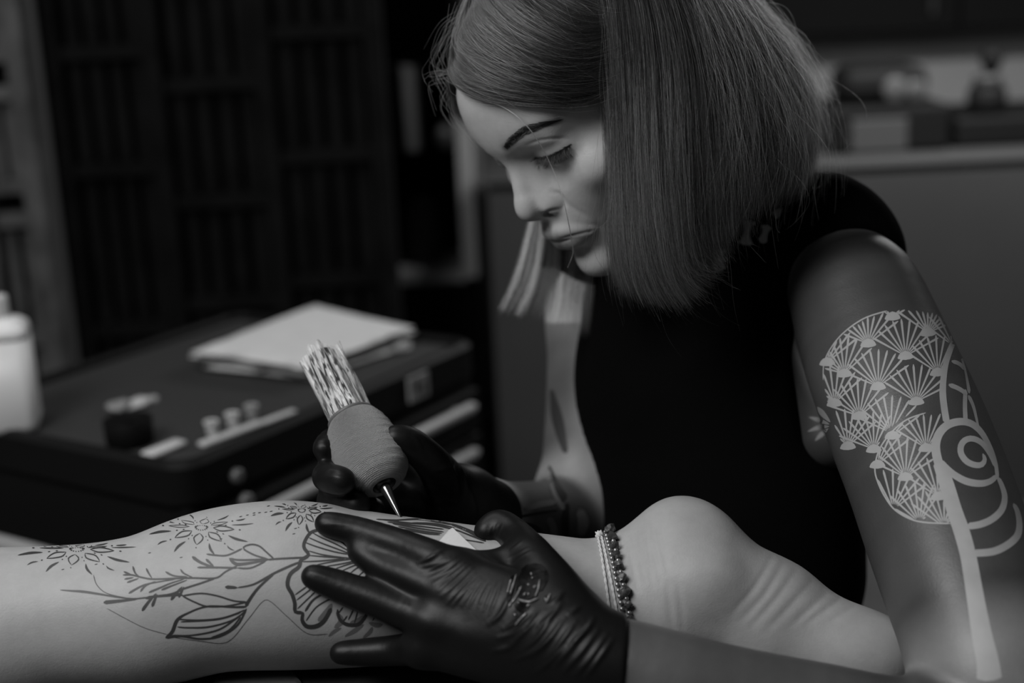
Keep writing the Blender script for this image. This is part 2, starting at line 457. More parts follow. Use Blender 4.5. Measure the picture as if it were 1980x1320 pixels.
# --- near glove: left hand spread over the calf
GF = Field()
K_I, K_M, K_R, K_P = VP(893, 1106, .913), VP(872, 1152, .906), VP(842, 1203, .903), VP(820, 1252, .906)
def finger(F, pts, k=.006): F.chain(pts, k, join=.003)
finger(GF, [(on_leg(630, 1012, 7.0), .0075), (on_leg(689, 1026, 9.0), .0088), (on_leg(770, 1052, 14), .0098), (on_leg(840, 1082, 24), .0115), (K_I, .0125)])
finger(GF, [(on_leg(694, 1064, 4.5), .0078), (on_leg(740, 1094, 8.5), .0096), (on_leg(798, 1118, 19), .0106), (K_M, .0128)])
finger(GF, [(on_leg(604, 1114, 7.0), .0074), (on_leg(655, 1132, 9.0), .0093), (on_leg(720, 1156, 14), .0100), (on_leg(775, 1178, 20), .0108), (K_R, .0125)])
finger(GF, [(on_leg(658, 1262, 6.5), .0070), (on_leg(720, 1260, 9), .0085), (on_leg(775, 1256, 15), .0092), (K_P, .0112)])
WRn = VP(1150, 1262, .872)
GF.cone(K_I, VP(1085, 1195, .885), .0128, .020, .009)
GF.cone(K_M, VP(1110, 1235, .877), .0130, .022, .009)
GF.cone(K_R, VP(1115, 1275, .876), .0125, .021, .009)
GF.cone(K_P, VP(1110, 1310, .88), .0115, .018, .009)
GF.cone(VP(960, 1140, .93), VP(1060, 1250, .915), .018, .022, .012)
GF.chain([pt(1080, 1235, .882, 25), pt(1150, 1268, .873, 28.5), pt(1220, 1294, .872, 30.5), pt(1290, 1316, .872, 33)], .012)     # wrist and cuff
GF.chain([pt(940, 1028, .965, 8.0), pt(966, 1014, .968, 8.8), pt(1000, 1040, .955, 10.5), pt(1030, 1085, .925, 14.5), pt(1070, 1150, .90, 19), pt(1110, 1215, .885, 22)], .008)  # thumb
GF.cone(VP(915, 1095, .925), VP(1015, 1085, .93), .0085, .0105, .012)          # web
GF.half(VP(1203, 1262, .872), VP(1330, 1275, .872) - VP(1215, 1262, .872), 's', .002, R=.5)
def wr(F, segs, d, w, a):
    for s in segs: F.groove([VP(x, y, d) for x, y in s], w * MM, a * MM)
GV, GQ = GF.mesh((-.145, .105, .815), (.105, .26, 1.0), 0.95 * MM)
GV = smooth_verts(GV, GQ, 2)

# --- far glove: right hand round the machine's grip
RF = Field()
K2 = [VP(800, 893, 1.085), VP(812, 930, 1.082), VP(822, 965, 1.075), VP(835, 995, 1.07)]
finger(RF, [pt(627, 868, 1.005, 8.2), pt(650, 850, 1.045, 9), pt(720, 858, 1.078, 10), (K2[0], .012)])
finger(RF, [pt(662, 930, .972, 9.2), pt(632, 922, .990, 9.6), pt(650, 915, 1.035, 10), pt(720, 925, 1.072, 10.5), (K2[1], .012)])
finger(RF, [pt(690, 975, .985, 9.5), pt(640, 968, 1.005, 9.5), pt(680, 960, 1.045, 10), (K2[2], .0115)])
finger(RF, [pt(720, 985, 1.01, 9), pt(690, 990, 1.03, 9), pt(760, 992, 1.055, 10), (K2[3], .011)])
RF.chain([pt(763, 846, 1.0, 8.2), pt(795, 858, 1.005, 10), pt(832, 890, 1.02, 11.5), pt(862, 930, 1.045, 15), pt(890, 965, 1.065, 20)], .008)
for k, r in zip(K2, (.0125, .0135, .0135, .0125)): RF.cone(k, VP(890, 968, 1.075), r, .022, .010)
RF.chain([pt(890, 965, 1.068, 23), pt(925, 988, 1.08, 26), pt(975, 1008, 1.11, 29)], .010)
RF.half(VP(948, 995, 1.09), VP(1030, 1016, 1.18) - VP(970, 1005, 1.12), 's', .002, R=.5)
RV, RQ = RF.mesh((-.16, .05, .93), (.02, .16, 1.16), 1.3 * MM)
RV = smooth_verts(RV, RQ, 2)
_b = bvh_of(c2w(RV), RQ)
RV = crease(RV, RQ, _b, [[(884, 885), (900, 925), (904, 962)], [(868, 890), (884, 930), (888, 965)], [(845, 908), (872, 902), (880, 888)], [(812, 950), (835, 972), (872, 988)], [(826, 940), (850, 960), (880, 972)], [(905, 940), (918, 975), (920, 1000)], [(800, 842), (812, 862), (816, 880)]], 1.7 * MM, .8 * MM)
RV = crease(RV, RQ, _b, [[(620, 914), (640, 908), (664, 914)], [(620, 924), (642, 920), (668, 926)], [(628, 858), (638, 872)]], 1.4 * MM, .5 * MM)

# ------------------------------------------------------------------ hair
rng = np.random.default_rng(7)
HEAD_BVH = bvh_of(c2w(HVv), HQ)
_hpx = np.column_stack([HVv[:, 0] / HVv[:, 2] * F_PX + CX, HVv[:, 1] / HVv[:, 2] * F_PX + CY])
HEAD_C = head2v(mm(0, -5, 40))
def hair_pt(x, y, off):
    """a point lying off mm above the scalp where it is seen at x, y (beside it, off its outline)"""
    r = hit(HEAD_BVH, x, y, off * MM)
    if r is not None: return w2c(r[0])
    i = np.argmin((_hpx[:, 0] - x) ** 2 + (_hpx[:, 1] - y) ** 2)
    return VP(x, y, HVv[i, 2] - off * MM * .3)
KH = 15
B_GUIDES = [[VP(*p) for p in g] for g in [
    [(1110, -120, 1.025), (1146, -10, 1.0), (1163, 90, .996), (1171, 190, 1.0), (1177, 300, 1.006), (1181, 400, 1.01), (1184, 480, 1.012), (1196, 556, 1.014)],
    [(1150, -125, 1.02), (1186, -10, .990), (1198, 110, .986), (1206, 240, .990), (1214, 370, .996), (1224, 470, 1.0), (1240, 548, 1.004), (1262, 582, 1.006)],
    [(1195, -125, 1.02), (1238, -10, .986), (1256, 120, .979), (1262, 260, .980), (1270, 400, .986), (1284, 490, .992), (1302, 560, .998), (1330, 592, 1.0)],
    [(1235, -120, 1.025), (1290, 0, .988), (1318, 130, .980), (1326, 270, .980), (1330, 390, .985), (1336, 480, .992), (1356, 538, .998), (1392, 534, 1.0)],
    [(1275, -115, 1.03), (1338, 0, .995), (1378, 130, .986), (1394, 260, .985), (1398, 350, .988), (1395, 420, .995), (1396, 462, 1.0), (1402, 480, 1.004)],
    [(1315, -110, 1.04), (1385, 0, 1.008), (1435, 120, 1.0), (1460, 240, .998), (1464, 310, 1.0), (1452, 378, 1.006), (1446, 420, 1.012)],
    [(1345, -110, 1.055), (1425, 0, 1.03), (1488, 110, 1.022), (1518, 210, 1.02), (1523, 285, 1.022), (1508, 345, 1.026), (1494, 388, 1.03)],
    [(1370, -105, 1.075), (1455, 0, 1.06), (1525, 100, 1.055), (1556, 190, 1.055), (1562, 265, 1.056), (1555, 320, 1.058), (1538, 368, 1.06)],
    [(1380, -100, 1.10), (1465, 0, 1.10), (1535, 90, 1.10), (1568, 170, 1.10), (1574, 240, 1.10), (1566, 300, 1.10), (1550, 352, 1.10)]]]
def hp_path(pts, offs):
    return [hair_pt(x, y, o) for (x, y), o in zip(pts, offs)]
A_GUIDES = [hp_path(p, np.interp(np.linspace(0, 1, len(p)), [0, .3, .75, 1], [5, 7, 7, 9])) for p in [
    [(905, -5), (884, 60), (872, 128), (903, 172), (962, 193), (1050, 203), (1120, 199), (1176, 176)],
    [(912, -20), (890, 50), (884, 110), (925, 152), (990, 176), (1070, 186), (1130, 182), (1180, 158)],
    [(918, -30), (900, 35), (905, 85), (950, 128), (1015, 156), (1085, 166), (1140, 160), (1184, 138)],
    [(925, -45), (915, 10), (935, 60), (980, 100), (1040, 130), (1100, 142), (1150, 138), (1186, 116)],
    [(940, -60), (945, 0), (975, 45), (1020, 80), (1070, 105), (1120, 115), (1186, 90)],
    [(960, -80), (980, -25), (1015, 15), (1060, 50), (1110, 75), (1186, 60)],
    [(985, -100), (1020, -55), (1060, -15), (1105, 15), (1150, 30), (1190, 25)],
    [(1010, -120), (1055, -85), (1100, -50), (1150, -25), (1195, -10)]]]
E_GUIDES = [hp_path(p, [6, 7, 8, 8, 7]) + [VP(*q) for q in t] for p, t in [          # over the far temple, hidden behind the brow
    ([(925, -20), (900, 30), (882, 90), (878, 130), (884, 165)], [(905, 215, 1.12), (950, 270, 1.15)]),
    ([(915, -20), (890, 35), (874, 90), (868, 140), (874, 178)], [(890, 222, 1.13), (940, 270, 1.16)])]]
L_GUIDES = [[VP(*p) for p in g] for g in [
    [(1000, 60, 1.165), (1035, 220, 1.185), (1040, 350, 1.185), (1020, 450, 1.18), (995, 540, 1.175), (966, 600, 1.17)],
    [(1010, 60, 1.170), (1045, 220, 1.19), (1052, 350, 1.19), (1042, 450, 1.185), (1026, 545, 1.18), (996, 608, 1.175)],
    [(1020, 60, 1.175), (1060, 220, 1.2), (1075, 350, 1.2), (1076, 450, 1.195), (1068, 550, 1.19), (1050, 610, 1.185)],
    [(1040, 60, 1.180), (1085, 220, 1.205), (1105, 350, 1.21), (1112, 450, 1.21), (1112, 550, 1.21), (1104, 640, 1.21)],
    [(1090, 80, 1.2), (1130, 240, 1.22), (1140, 380, 1.225), (1146, 480, 1.225), (1150, 580, 1.225), (1142, 650, 1.22)]]]


def grow(guides, n, depth, spread, clumps, pull, lenvar, seed, inward=None):
    r = np.random.default_rng(seed)
    G = np.array([resample(g, KH) for g in guides])
    ng = len(G)
    uc = r.uniform(0, ng - 1, clumps)
    u = r.uniform(0, ng - 1, n)
    def at(u):
        i = np.clip(u.astype(int), 0, ng - 2); f = (u - i)[:, None, None]
        return G[i] * (1 - f) + G[i + 1] * f
    nearest = uc[np.argmin(np.abs(u[:, None] - uc[None]), axis=1)]
    t = np.linspace(0, 1, KH)
    S = at(u); C = at(nearest)
    pl = (pull * t ** 1.3)[None, :, None] * r.uniform(.2, 1, n)[:, None, None]
    S = S * (1 - pl) + C * pl
    k = r.uniform(0, 1, n)
    dirs = (inward(S) if inward else np.tile(np.array([0, 0, 1.0]), S.shape[:2] + (1,)))
    S = S + dirs * (k[:, None] * depth * (0.35 + 0.65 * np.sin(np.pi * np.clip(t, 0.02, .98)) ** .5)[None, :])[:, :, None]
    ph = r.uniform(0, 6.28, (n, 3)); fr = r.uniform(.6, 1.9, (n, 3)); am = r.normal(0, 1, (n, 3)) * spread
    S = S + np.sin(ph[:, None, :] + fr[:, None, :] * 6.28 * t[None, :, None]) * am[:, None, :] * (0.3 + 1.1 * t)[None, :, None]
    S = S + r.normal(0, 1, (n, 1, 3)) * spread * (t ** 2)[None, :, None] * 2.0
    keep = np.clip(1 + r.normal(0, lenvar, n) - np.abs(r.normal(0, lenvar, n)), .45, 1.06)
    out = np.empty_like(S)
    for c in range(3):
        src = S[:, :, c]
        x = np.clip(keep[:, None] * t[None] * (KH - 1), 0, KH - 1.001); i = x.astype(int); f = x - i
        out[:, :, c] = np.take_along_axis(src, i, 1) * (1 - f) + np.take_along_axis(src, i + 1, 1) * f
    return out
def to_head(S):
    v = HEAD_C - S
    return v / np.linalg.norm(v, axis=2)[:, :, None]

def hair_material(name, root, tip, rough=.32, rnd=.25, at=.5, ior=1.55):
    m = bpy.data.materials.new(name); m.use_nodes = True; nt = m.node_tree
    nt.nodes.remove(nt.nodes['Principled BSDF'])
    h = nt.nodes.new('ShaderNodeBsdfHairPrincipled'); h.parametrization = 'COLOR'
    h.inputs['Roughness'].default_value = rough; h.inputs['Radial Roughness'].default_value = .4
    h.inputs['Random Roughness'].default_value = .3; h.inputs['Coat'].default_value = .0; h.inputs['IOR'].default_value = ior
    inf = nt.nodes.new('ShaderNodeHairInfo')
    ramp = nt.nodes.new('ShaderNodeMapRange'); ramp.interpolation_type = 'SMOOTHSTEP'
    ramp.inputs['From Min'].default_value = at - .35; ramp.inputs['From Max'].default_value = at + .45
    ramp.inputs['To Min'].default_value = root; ramp.inputs['To Max'].default_value = tip
    nt.links.new(inf.outputs['Intercept'], ramp.inputs['Value'])
    mu = nt.nodes.new('ShaderNodeMath'); mu.operation = 'MULTIPLY_ADD'
    nt.links.new(inf.outputs['Random'], mu.inputs[0]); mu.inputs[1].default_value = 2 * rnd; mu.inputs[2].default_value = 1 - rnd
    m2 = nt.nodes.new('ShaderNodeMath'); m2.operation = 'MULTIPLY'
    nt.links.new(ramp.outputs[0], m2.inputs[0]); nt.links.new(mu.outputs[0], m2.inputs[1])
    nt.links.new(m2.outputs[0], h.inputs['Color'])
    nt.links.new(h.outputs[0], nt.nodes['Material Output'].inputs['Surface'])
    return m
def hair_object(name, strands, material, parent, r0=.075, r1=.02):
    S = c2w(np.concatenate([s.reshape(-1, 3) for s in strands]))
    sizes = np.concatenate([np.full(s.shape[0], s.shape[1]) for s in strands])
    hc = bpy.data.hair_curves.new(name)
    hc.add_curves([int(x) for x in sizes])
    hc.attributes['position'].data.foreach_set('vector', S.astype(np.float32).ravel())
    ra = hc.attributes.get('radius') or hc.attributes.new('radius', 'FLOAT', 'POINT')
    rad = np.concatenate([np.tile(np.linspace(1, 0, s.shape[1]) ** .5, s.shape[0]) for s in strands]) * (r0 - r1) * MM + r1 * MM
    ra.data.foreach_set('value', rad.astype(np.float32))
    hc.materials.append(material)
    o = bpy.data.objects.new(name, hc); COL.objects.link(o)
    o['kind'] = 'stuff'
    return o
def hair_mass(name, guides, material, inset, thick, cut, inward=None):
    """the dense body of hair beneath the loose strands: a thick sheet along the guides"""
    G = np.array([resample(g, 24)[:int(24 * cut)] for g in guides])
    G = np.array([resample(G[:, k], 26) for k in range(G.shape[1])]).transpose(1, 0, 2)
    D = inward(G) if inward else np.tile(np.array([0, 0, 1.0]), G.shape[:2] + (1,))
    a = G + D * inset; b = G + D * (inset + thick)
    nu, nv = G.shape[:2]
    V = np.concatenate([a.reshape(-1, 3), b.reshape(-1, 3)]); off = nu * nv
    F = []
    for i in range(nu - 1):
        for j in range(nv - 1):
            p, q, r, s = i * nv + j, (i + 1) * nv + j, (i + 1) * nv + j + 1, i * nv + j + 1
            F += [(p, q, r, s), (p + off, s + off, r + off, q + off)]
    for i in range(nu - 1):
        for j in (0, nv - 1):
            p, q = i * nv + j, (i + 1) * nv + j; F.append((p, p + off, q + off, q) if j == 0 else (q, q + off, p + off, p))
    for j in range(nv - 1):
        for i in (0, nu - 1):
            p, q = i * nv + j, i * nv + j + 1; F.append((q, q + off, p + off, p) if i == 0 else (p, p + off, q + off, q))
    return c2w(V), F

# ------------------------------------------------------------------ room shell
import bmesh
def bm_obj(name, bm, m=None, parent=None, smooth=False):
    me = bpy.data.meshes.new(name); bm.to_mesh(me); bm.free()
    if smooth: me.polygons.foreach_set('use_smooth', np.ones(len(me.polygons), dtype=bool))
    for q in (m if isinstance(m, (list, tuple)) else [m]):
        if q: me.materials.append(q)
    o = bpy.data.objects.new(name, me); COL.objects.link(o)
    if parent is not None: adopt(o, parent)
    return o
def box_bm(c, s, X=(1, 0, 0), Y=(0, 1, 0), Z=(0, 0, 1), bev=0.0, seg=2, bm=None):
    bm = bm or bmesh.new(); c = np.array(c, float)
    A = [np.array(a, float) for a in (X, Y, Z)]
    r = bmesh.ops.create_cube(bm, size=1.0)
    for v in r['verts']:
        p = c + sum(A[i] * v.co[i] * s[i] for i in range(3)); v.co = Vector(p)
    if bev > 0:
        es = list({e for v in r['verts'] for e in v.link_edges})
        bmesh.ops.bevel(bm, geom=es, offset=bev, segments=seg, profile=.5, affect='EDGES')
    bmesh.ops.recalc_face_normals(bm, faces=bm.faces)
    return bm
def box(name, c, s, m, parent=None, X=(1, 0, 0), Y=(0, 1, 0), Z=(0, 0, 1), bev=0.0, seg=2):
    return bm_obj(name, box_bm(c, s, X, Y, Z, bev, seg), m, parent, smooth=False)
def lathe_bm(prof, base, axis=(0, 0, 1), n=32, bm=None, caps=True):
    bm = bm or bmesh.new(); base = np.array(base, float); ax = np.array(axis, float); ax /= np.linalg.norm(ax)
    u = np.cross(ax, [0.3, 1, 0.1]); u /= np.linalg.norm(u); v = np.cross(ax, u)
    rings = []
    for r, h in prof:
        rings.append([bm.verts.new(Vector(base + ax * h + r * (math.cos(a) * u + math.sin(a) * v))) for a in np.linspace(0, 2 * math.pi, n, endpoint=False)])
    for a, b in zip(rings[:-1], rings[1:]):
        for i in range(n): bm.faces.new((a[i], a[(i + 1) % n], b[(i + 1) % n], b[i]))
    if caps:
        bm.faces.new(rings[0][::-1]); bm.faces.new(rings[-1])
    bmesh.ops.recalc_face_normals(bm, faces=bm.faces)
    return bm
def tube_bm(pts, r, n=10, bm=None):
    bm = bm or bmesh.new(); P = np.array(pts, float); R = np.broadcast_to(np.array(r, float), (len(P),))
    T = np.gradient(P, axis=0); T /= np.linalg.norm(T, axis=1)[:, None] + 1e-12
    u = np.cross(T[0], [0.21, 0.35, 0.9]); u /= np.linalg.norm(u); rings = []
    for p, t, rr in zip(P, T, R):
        u = u - t * (u @ t); u /= np.linalg.norm(u); v = np.cross(t, u)
        rings.append([bm.verts.new(Vector(p + rr * (math.cos(a) * u + math.sin(a) * v))) for a in np.linspace(0, 2 * math.pi, n, endpoint=False)])
    for a, b in zip(rings[:-1], rings[1:]):
        for i in range(n): bm.faces.new((a[i], a[(i + 1) % n], b[(i + 1) % n], b[i]))
    bm.faces.new(rings[0][::-1]); bm.faces.new(rings[-1])
    bmesh.ops.recalc_face_normals(bm, faces=bm.faces)
    return bm
def sweep(pts, K): return resample(np.array(pts, float), K)

M_floor = mat('dark_floor', .05, .5, noise=(6, .3))
M_wall = mat('grey_plaster', .26, .8, noise=(3, .08), bump=[(60, .2, .002)])
M_ceil = mat('ceiling_paint', .25, .9)
M_dwood = mat('dark_stained_wood', .0055, .8, spec=.15, noise=(14, .5), bump=[(50, .25, .002)])
M_lwood = mat('weathered_wood', .085, .6, noise=(18, .45), bump=[(60, .3, .002)])
M_black = mat('black_lacquer', .007, .6, spec=.05)
M_dark = mat('dark_plastic', .02, .4)
M_pale = mat('pale_paint', .42, .6)
X0, X1, Y0, Y1, ZC = -2.2, 2.6, -1.4, 3.75, 2.7
for nm, c, s in (('floor', ((X0 + X1) / 2, (Y0 + Y1) / 2, -.05), (X1 - X0 + .2, Y1 - Y0 + .2, .1)),):
    tag(box(nm, c, s, M_floor), 'dark floor under the tattoo room', kind='structure')
tag(box('ceiling', ((X0 + X1) / 2, (Y0 + Y1) / 2, ZC + .05), (X1 - X0 + .2, Y1 - Y0 + .2, .1), M_ceil), 'plain ceiling over the tattoo room', kind='structure')
tag(box('wall_back', ((X0 + X1) / 2, Y1 + .05, ZC / 2), (X1 - X0 + .2, .1, ZC), M_wall), 'grey plaster wall behind the counter', kind='structure')
tag(box('wall_left', (X0 - .05, (Y0 + Y1) / 2, ZC / 2), (.1, Y1 - Y0, ZC), M_wall), 'grey plaster wall on the left', kind='structure')
tag(box('wall_right', (X1 + .05, (Y0 + Y1) / 2, ZC / 2), (.1, Y1 - Y0, ZC), M_wall), 'grey plaster wall on the right', kind='structure')
tag(box('wall_front', ((X0 + X1) / 2, Y0 - .05, ZC / 2), (X1 - X0 + .2, .1, ZC), M_wall), 'grey plaster wall behind the viewer', kind='structure')

def at_Y(x, y, Y):                                 # the point of the plane at distance Y seen at x, y
    v = VP(x, y, 1.0) @ M3.T
    return CAM + v * (Y / v[1])

# ------------------------------------------------------------------ wooden screens behind the cart
def screen(name, label, x_edges, rails, y, m, m_slat, z0, z1, slats):
    root = empty(name, ((x_edges[0] + x_edges[-1]) / 2, y, 0)); tag(root, label, 'screen')
    bp = box('backing_board', ((x_edges[0] + x_edges[-1]) / 2, y + .045, (z0 + z1) / 2), (x_edges[-1] - x_edges[0], .012, z1 - z0), M_black, root)
    rr = random.Random(5)
    for i, x in enumerate(x_edges):
        box('stile', (x, y, (z0 + z1) / 2), (.034, .05, z1 - z0), m, root, bev=.003)
    for i in range(len(x_edges) - 1):
        a, b = x_edges[i] + .017, x_edges[i + 1] - .017
        zs = [z0] + sorted(rails[i]) + [z1]
        for z in sorted(rails[i]):
            box('rail', ((a + b) / 2, y + .004, z), (b - a, .036, .026), m, root, bev=.002)
        for z_a, z_b in zip(zs[:-1], zs[1:]):
            if z_b - z_a < .08: continue
            for k in range(slats):
                x = a + (b - a) * (k + .5) / slats
                box('slat', (x, y + .014 + rr.uniform(-.003, .003), (z_a + z_b) / 2), ((b - a) / slats * rr.uniform(.62, .78), .016, z_b - z_a - .026), m_slat, root, bev=.0015, seg=1)
    return root
YS = 2.62
_ex = [at_Y(x, 300, YS)[0] for x in (128, 318, 528, 738)]
_rz = [[at_Y(180, y, YS)[2] for y in (102, 330, 640)], [at_Y(420, y, YS)[2] for y in (-60, 162, 388, 585)], [at_Y(630, y, YS)[2] for y in (60, 300, 540)]]
screen('wooden_screen', 'dark slatted wooden screen standing behind the cart', _ex, _rz, YS, M_dwood, M_dwood, .03, 1.75, 4)
YB = 2.50
_ex2 = [at_Y(x, 300, YB)[0] for x in (-190, -40, 62)]
_rz2 = [[at_Y(-80, y, YB)[2] for y in (30, 105, 180, 360, 425, 640)], [at_Y(20, y, YB)[2] for y in (105, 180, 360, 425, 655)]]
screen('wooden_screen', 'weathered pale slatted screen behind the white bottle', _ex2, _rz2, YB, M_lwood, M_lwood, .03, 1.75, 2)

# ------------------------------------------------------------------ black niche with pale frame, beside the screen
YN = 3.1
def pxbox(name, xa, ya, xb, yb, Y, dep, m, parent=None, bev=0.004):
    a, b = at_Y(xa, ya, Y), at_Y(xb, yb, Y)
    return box(name, ((a[0] + b[0]) / 2, Y + dep / 2, (a[2] + b[2]) / 2), (abs(b[0] - a[0]), dep, abs(a[2] - b[2])), m, parent, bev=bev)
_a = at_Y(905, 300, YN)
nx0, nx1 = at_Y(690, 400, YN)[0], _a[0] - .012
nz0 = at_Y(860, 522, YN)[2]
niche = empty('display_cabinet', ((nx0 + nx1) / 2, YN, 0)); tag(niche, 'tall black open cabinet with a pale frame at its right edge', 'cabinet')
box('back_panel', ((nx0 + nx1) / 2, YN + .34, .95), (nx1 - nx0, .02, 1.9), M_black, niche)
box('side_panel', (nx0 - .01, YN + .18, .95), (.02, .34, 1.9), M_black, niche)
box('side_panel', (nx1 + .005, YN + .18, .95), (.02, .34, 1.9), M_black, niche)
box('base', ((nx0 + nx1) / 2, YN + .18, nz0 / 2 - .01), (nx1 - nx0, .33, nz0 - .02), M_black, niche)
box('top_panel', ((nx0 + nx1) / 2, YN + .18, 1.89), (nx1 - nx0, .33, .02), M_black, niche)
nzt = at_Y(890, 238, YN)[2]
box('frame_stile', (nx1 + .005, YN - .012, (nzt + nz0) / 2), (.034, .026, nzt - nz0 + .03), M_pale, niche, bev=.003)
box('shelf', ((nx0 + nx1) / 2 + .03, YN + .10, nz0 - .012), (nx1 - nx0 - .07, .24, .026), M_pale, niche, bev=.003)
_t = at_Y(792, 205, YN + .1)
roll = tag(bm_obj('paper_towel', lathe_bm([(.004, -.1), (.022, -.1), (.0235, -.095), (.0235, .085), (.021, .09), (.004, .09)], _t, n=24), mat('towel_paper_far', .38, .9), smooth=True), 'pale rolled towel hanging in the black cabinet', 'towel')
rod = bm_obj('hanging_rod', tube_bm([(nx0, YN + .1, _t[2] + .09), (nx1, YN + .1, _t[2] + .09)], .004), M_dark, niche)
_t = at_Y(866, 262, YN + .05)
tag(bm_obj('round_lamp', lathe_bm([(.001, -.03), (.014, -.027), (.025, -.012), (.028, 0), (.025, .013), (.014, .027), (.001, .03)], _t, n=20), mat('pale_globe', .34, .5), smooth=True), 'small pale round globe beside the cabinet frame', 'lamp')
_t = at_Y(818, 430, YN + .12)
_h = _t[2] - nz0 + .06
tag(bm_obj('storage_jar', lathe_bm([(.001, 0), (.042, 0), (.046, .01), (.046, _h * .75), (.036, _h * .88), (.034, _h), (.001, _h)], (_t[0], _t[1], nz0 + .001), n=24), mat('grey_jar', .075, .4), smooth=True), 'dim grey jar standing on the cabinet shelf', 'jar')

# ------------------------------------------------------------------ counter along the right, with things on it
YC = 2.95
cz = at_Y(1760, 314, YC)[2]
cx0, cx1 = at_Y(936, 500, YC)[0] + .012, 1.75
counter = empty('reception_counter', ((cx0 + cx1) / 2, YC, 0)); tag(counter, 'long grey fronted counter behind the woman', 'counter')
M_cf = mat('counter_front_paint', .052, .8, noise=(4, .1))
box('front_panel', ((cx0 + cx1) / 2, YC + .03, cz / 2), (cx1 - cx0, .04, cz - .002), M_cf, counter, bev=.004)
box('worktop', ((cx0 + cx1) / 2, YC + .325, cz - .012), (cx1 - cx0 + .02, .63, .03), mat('worktop_grey', .055, .7), counter, bev=.006)
box('end_panel', (cx0 + .02, YC + .31, cz / 2), (.04, .54, cz - .03), M_cf, counter, bev=.003)
box('end_panel', (cx1 - .02, YC + .31, cz / 2), (.04, .54, cz - .03), M_cf, counter, bev=.003)
YO = YC + .12
M_dk2 = mat('black_casing', .008, .6, spec=.2)
def on_counter(name, x0, x1, ytop, dep, m, label, cat, Y=YO):
    a, b = at_Y(x0, ytop, Y), at_Y(x1, ytop, Y); h = (a[2] + b[2]) / 2 - cz - .003
    root = empty(name, ((a[0] + b[0]) / 2, Y, cz)); tag(root, label, cat)
    box('body', ((a[0] + b[0]) / 2, Y + dep / 2, cz + .004 + h / 2), (b[0] - a[0], dep, h), m, root, bev=.012, seg=3)
    return root, h, (a[0] + b[0]) / 2, b[0] - a[0]
ster, h, xm, w = on_counter('sterilizer', 1612, 1840, 205, .26, M_dk2, 'black box with a pale front panel on the counter', 'sterilizer')
a, b = at_Y(1645, 232, YO), at_Y(1752, 290, YO)
box('front_window', ((a[0] + b[0]) / 2, YO - .004, (a[2] + b[2]) / 2), (b[0] - a[0], .012, a[2] - b[2]), mat('pale_panel', .065, .5), ster, bev=.003)
_zt = cz + .0055 + h
radio = empty('radio', (xm, YO + .05, _zt)); tag(radio, 'rounded black radio with a pale dial on the black box', 'radio')
_rz0 = at_Y(1740, 128, YO + .03)[2] - _zt
box('case', (at_Y(1722, 160, YO)[0], YO + .10, _zt + _rz0 / 2), (at_Y(1812, 160, YO)[0] - at_Y(1640, 160, YO)[0], .15, _rz0), M_dk2, radio, bev=.03, seg=4)
_t = at_Y(1730, 176, YO + .02); _t[2] = max(_t[2], _zt + .031)
bm_obj('dial', lathe_bm([(.001, 0), (.026, 0), (.028, -.004), (.022, -.008), (.001, -.008)], _t, (0, 1, 0), n=24), mat('pale_dial', .08, .5), radio, smooth=True)
_t = at_Y(1770, 190, YO + .02); _t[2] = max(_t[2], _zt + .027)
bm_obj('speaker_ring', lathe_bm([(.001, 0), (.022, 0), (.024, -.004), (.018, -.008), (.001, -.008)], _t, (0, 1, 0), n=24), mat('pale_ring', .075, .5), radio, smooth=True)
bx, h, xm, w = on_counter('storage_case', 1850, 2150, 222, .3, M_dk2, 'low black case at the right end of the counter', 'case', YO + .02)
_zt2 = cz + .004 + h
_t = at_Y(1908, 190, YO + .08)
pot = empty('glass_jar', (_t[0], _t[1], _zt2)); tag(pot, 'round dark jar with a pale lid on the low black case', 'jar')
bm_obj('jar_body', lathe_bm([(.001, .001), (.034, .001), (.042, .015), (.042, .05), (.03, .064), (.001, .064)], (_t[0], _t[1], _zt2), n=28), M_dk2, pot, smooth=True)
bm_obj('lid', lathe_bm([(.001, .064), (.031, .064), (.031, .082), (.026, .086), (.001, .086)], (_t[0], _t[1], _zt2), n=28), mat('pale_lid', .07, .5), pot, smooth=True)
_t = at_Y(1905, 118, YO + .12)
bm_obj('stopper', lathe_bm([(.001, .086), (.012, .086), (.018, .10), (.026, .118), (.022, .135), (.001, .145)], (_t[0], YO + .08, _zt2), n=20), M_dk2, pot, smooth=True)
# wall cupboard above
zcb = at_Y(1760, 62, 3.6)[2]
cup = empty('wall_cupboard', (1.0, 3.6, zcb)); tag(cup, 'black wall cupboard hanging above the counter', 'cupboard')
box('body', ((at_Y(1400, 60, 3.6)[0] + 2.3) / 2, 3.675, zcb + .35), (2.3 - at_Y(1400, 60, 3.6)[0], .14, .7), M_black, cup, bev=.004)
for i in range(3):
    xa = at_Y(1400, 60, 3.6)[0]; wd = (2.3 - xa) / 3
    d = box('door', (xa + wd * (i + .5), 3.594, zcb + .35), (wd - .008, .02, .69), M_black, cup, bev=.003)
    hk = box('handle', (xa + wd * (i + .88), 3.576, zcb + .10), (.012, .018, .12), M_dark, None, bev=.003); adopt2(hk, d)

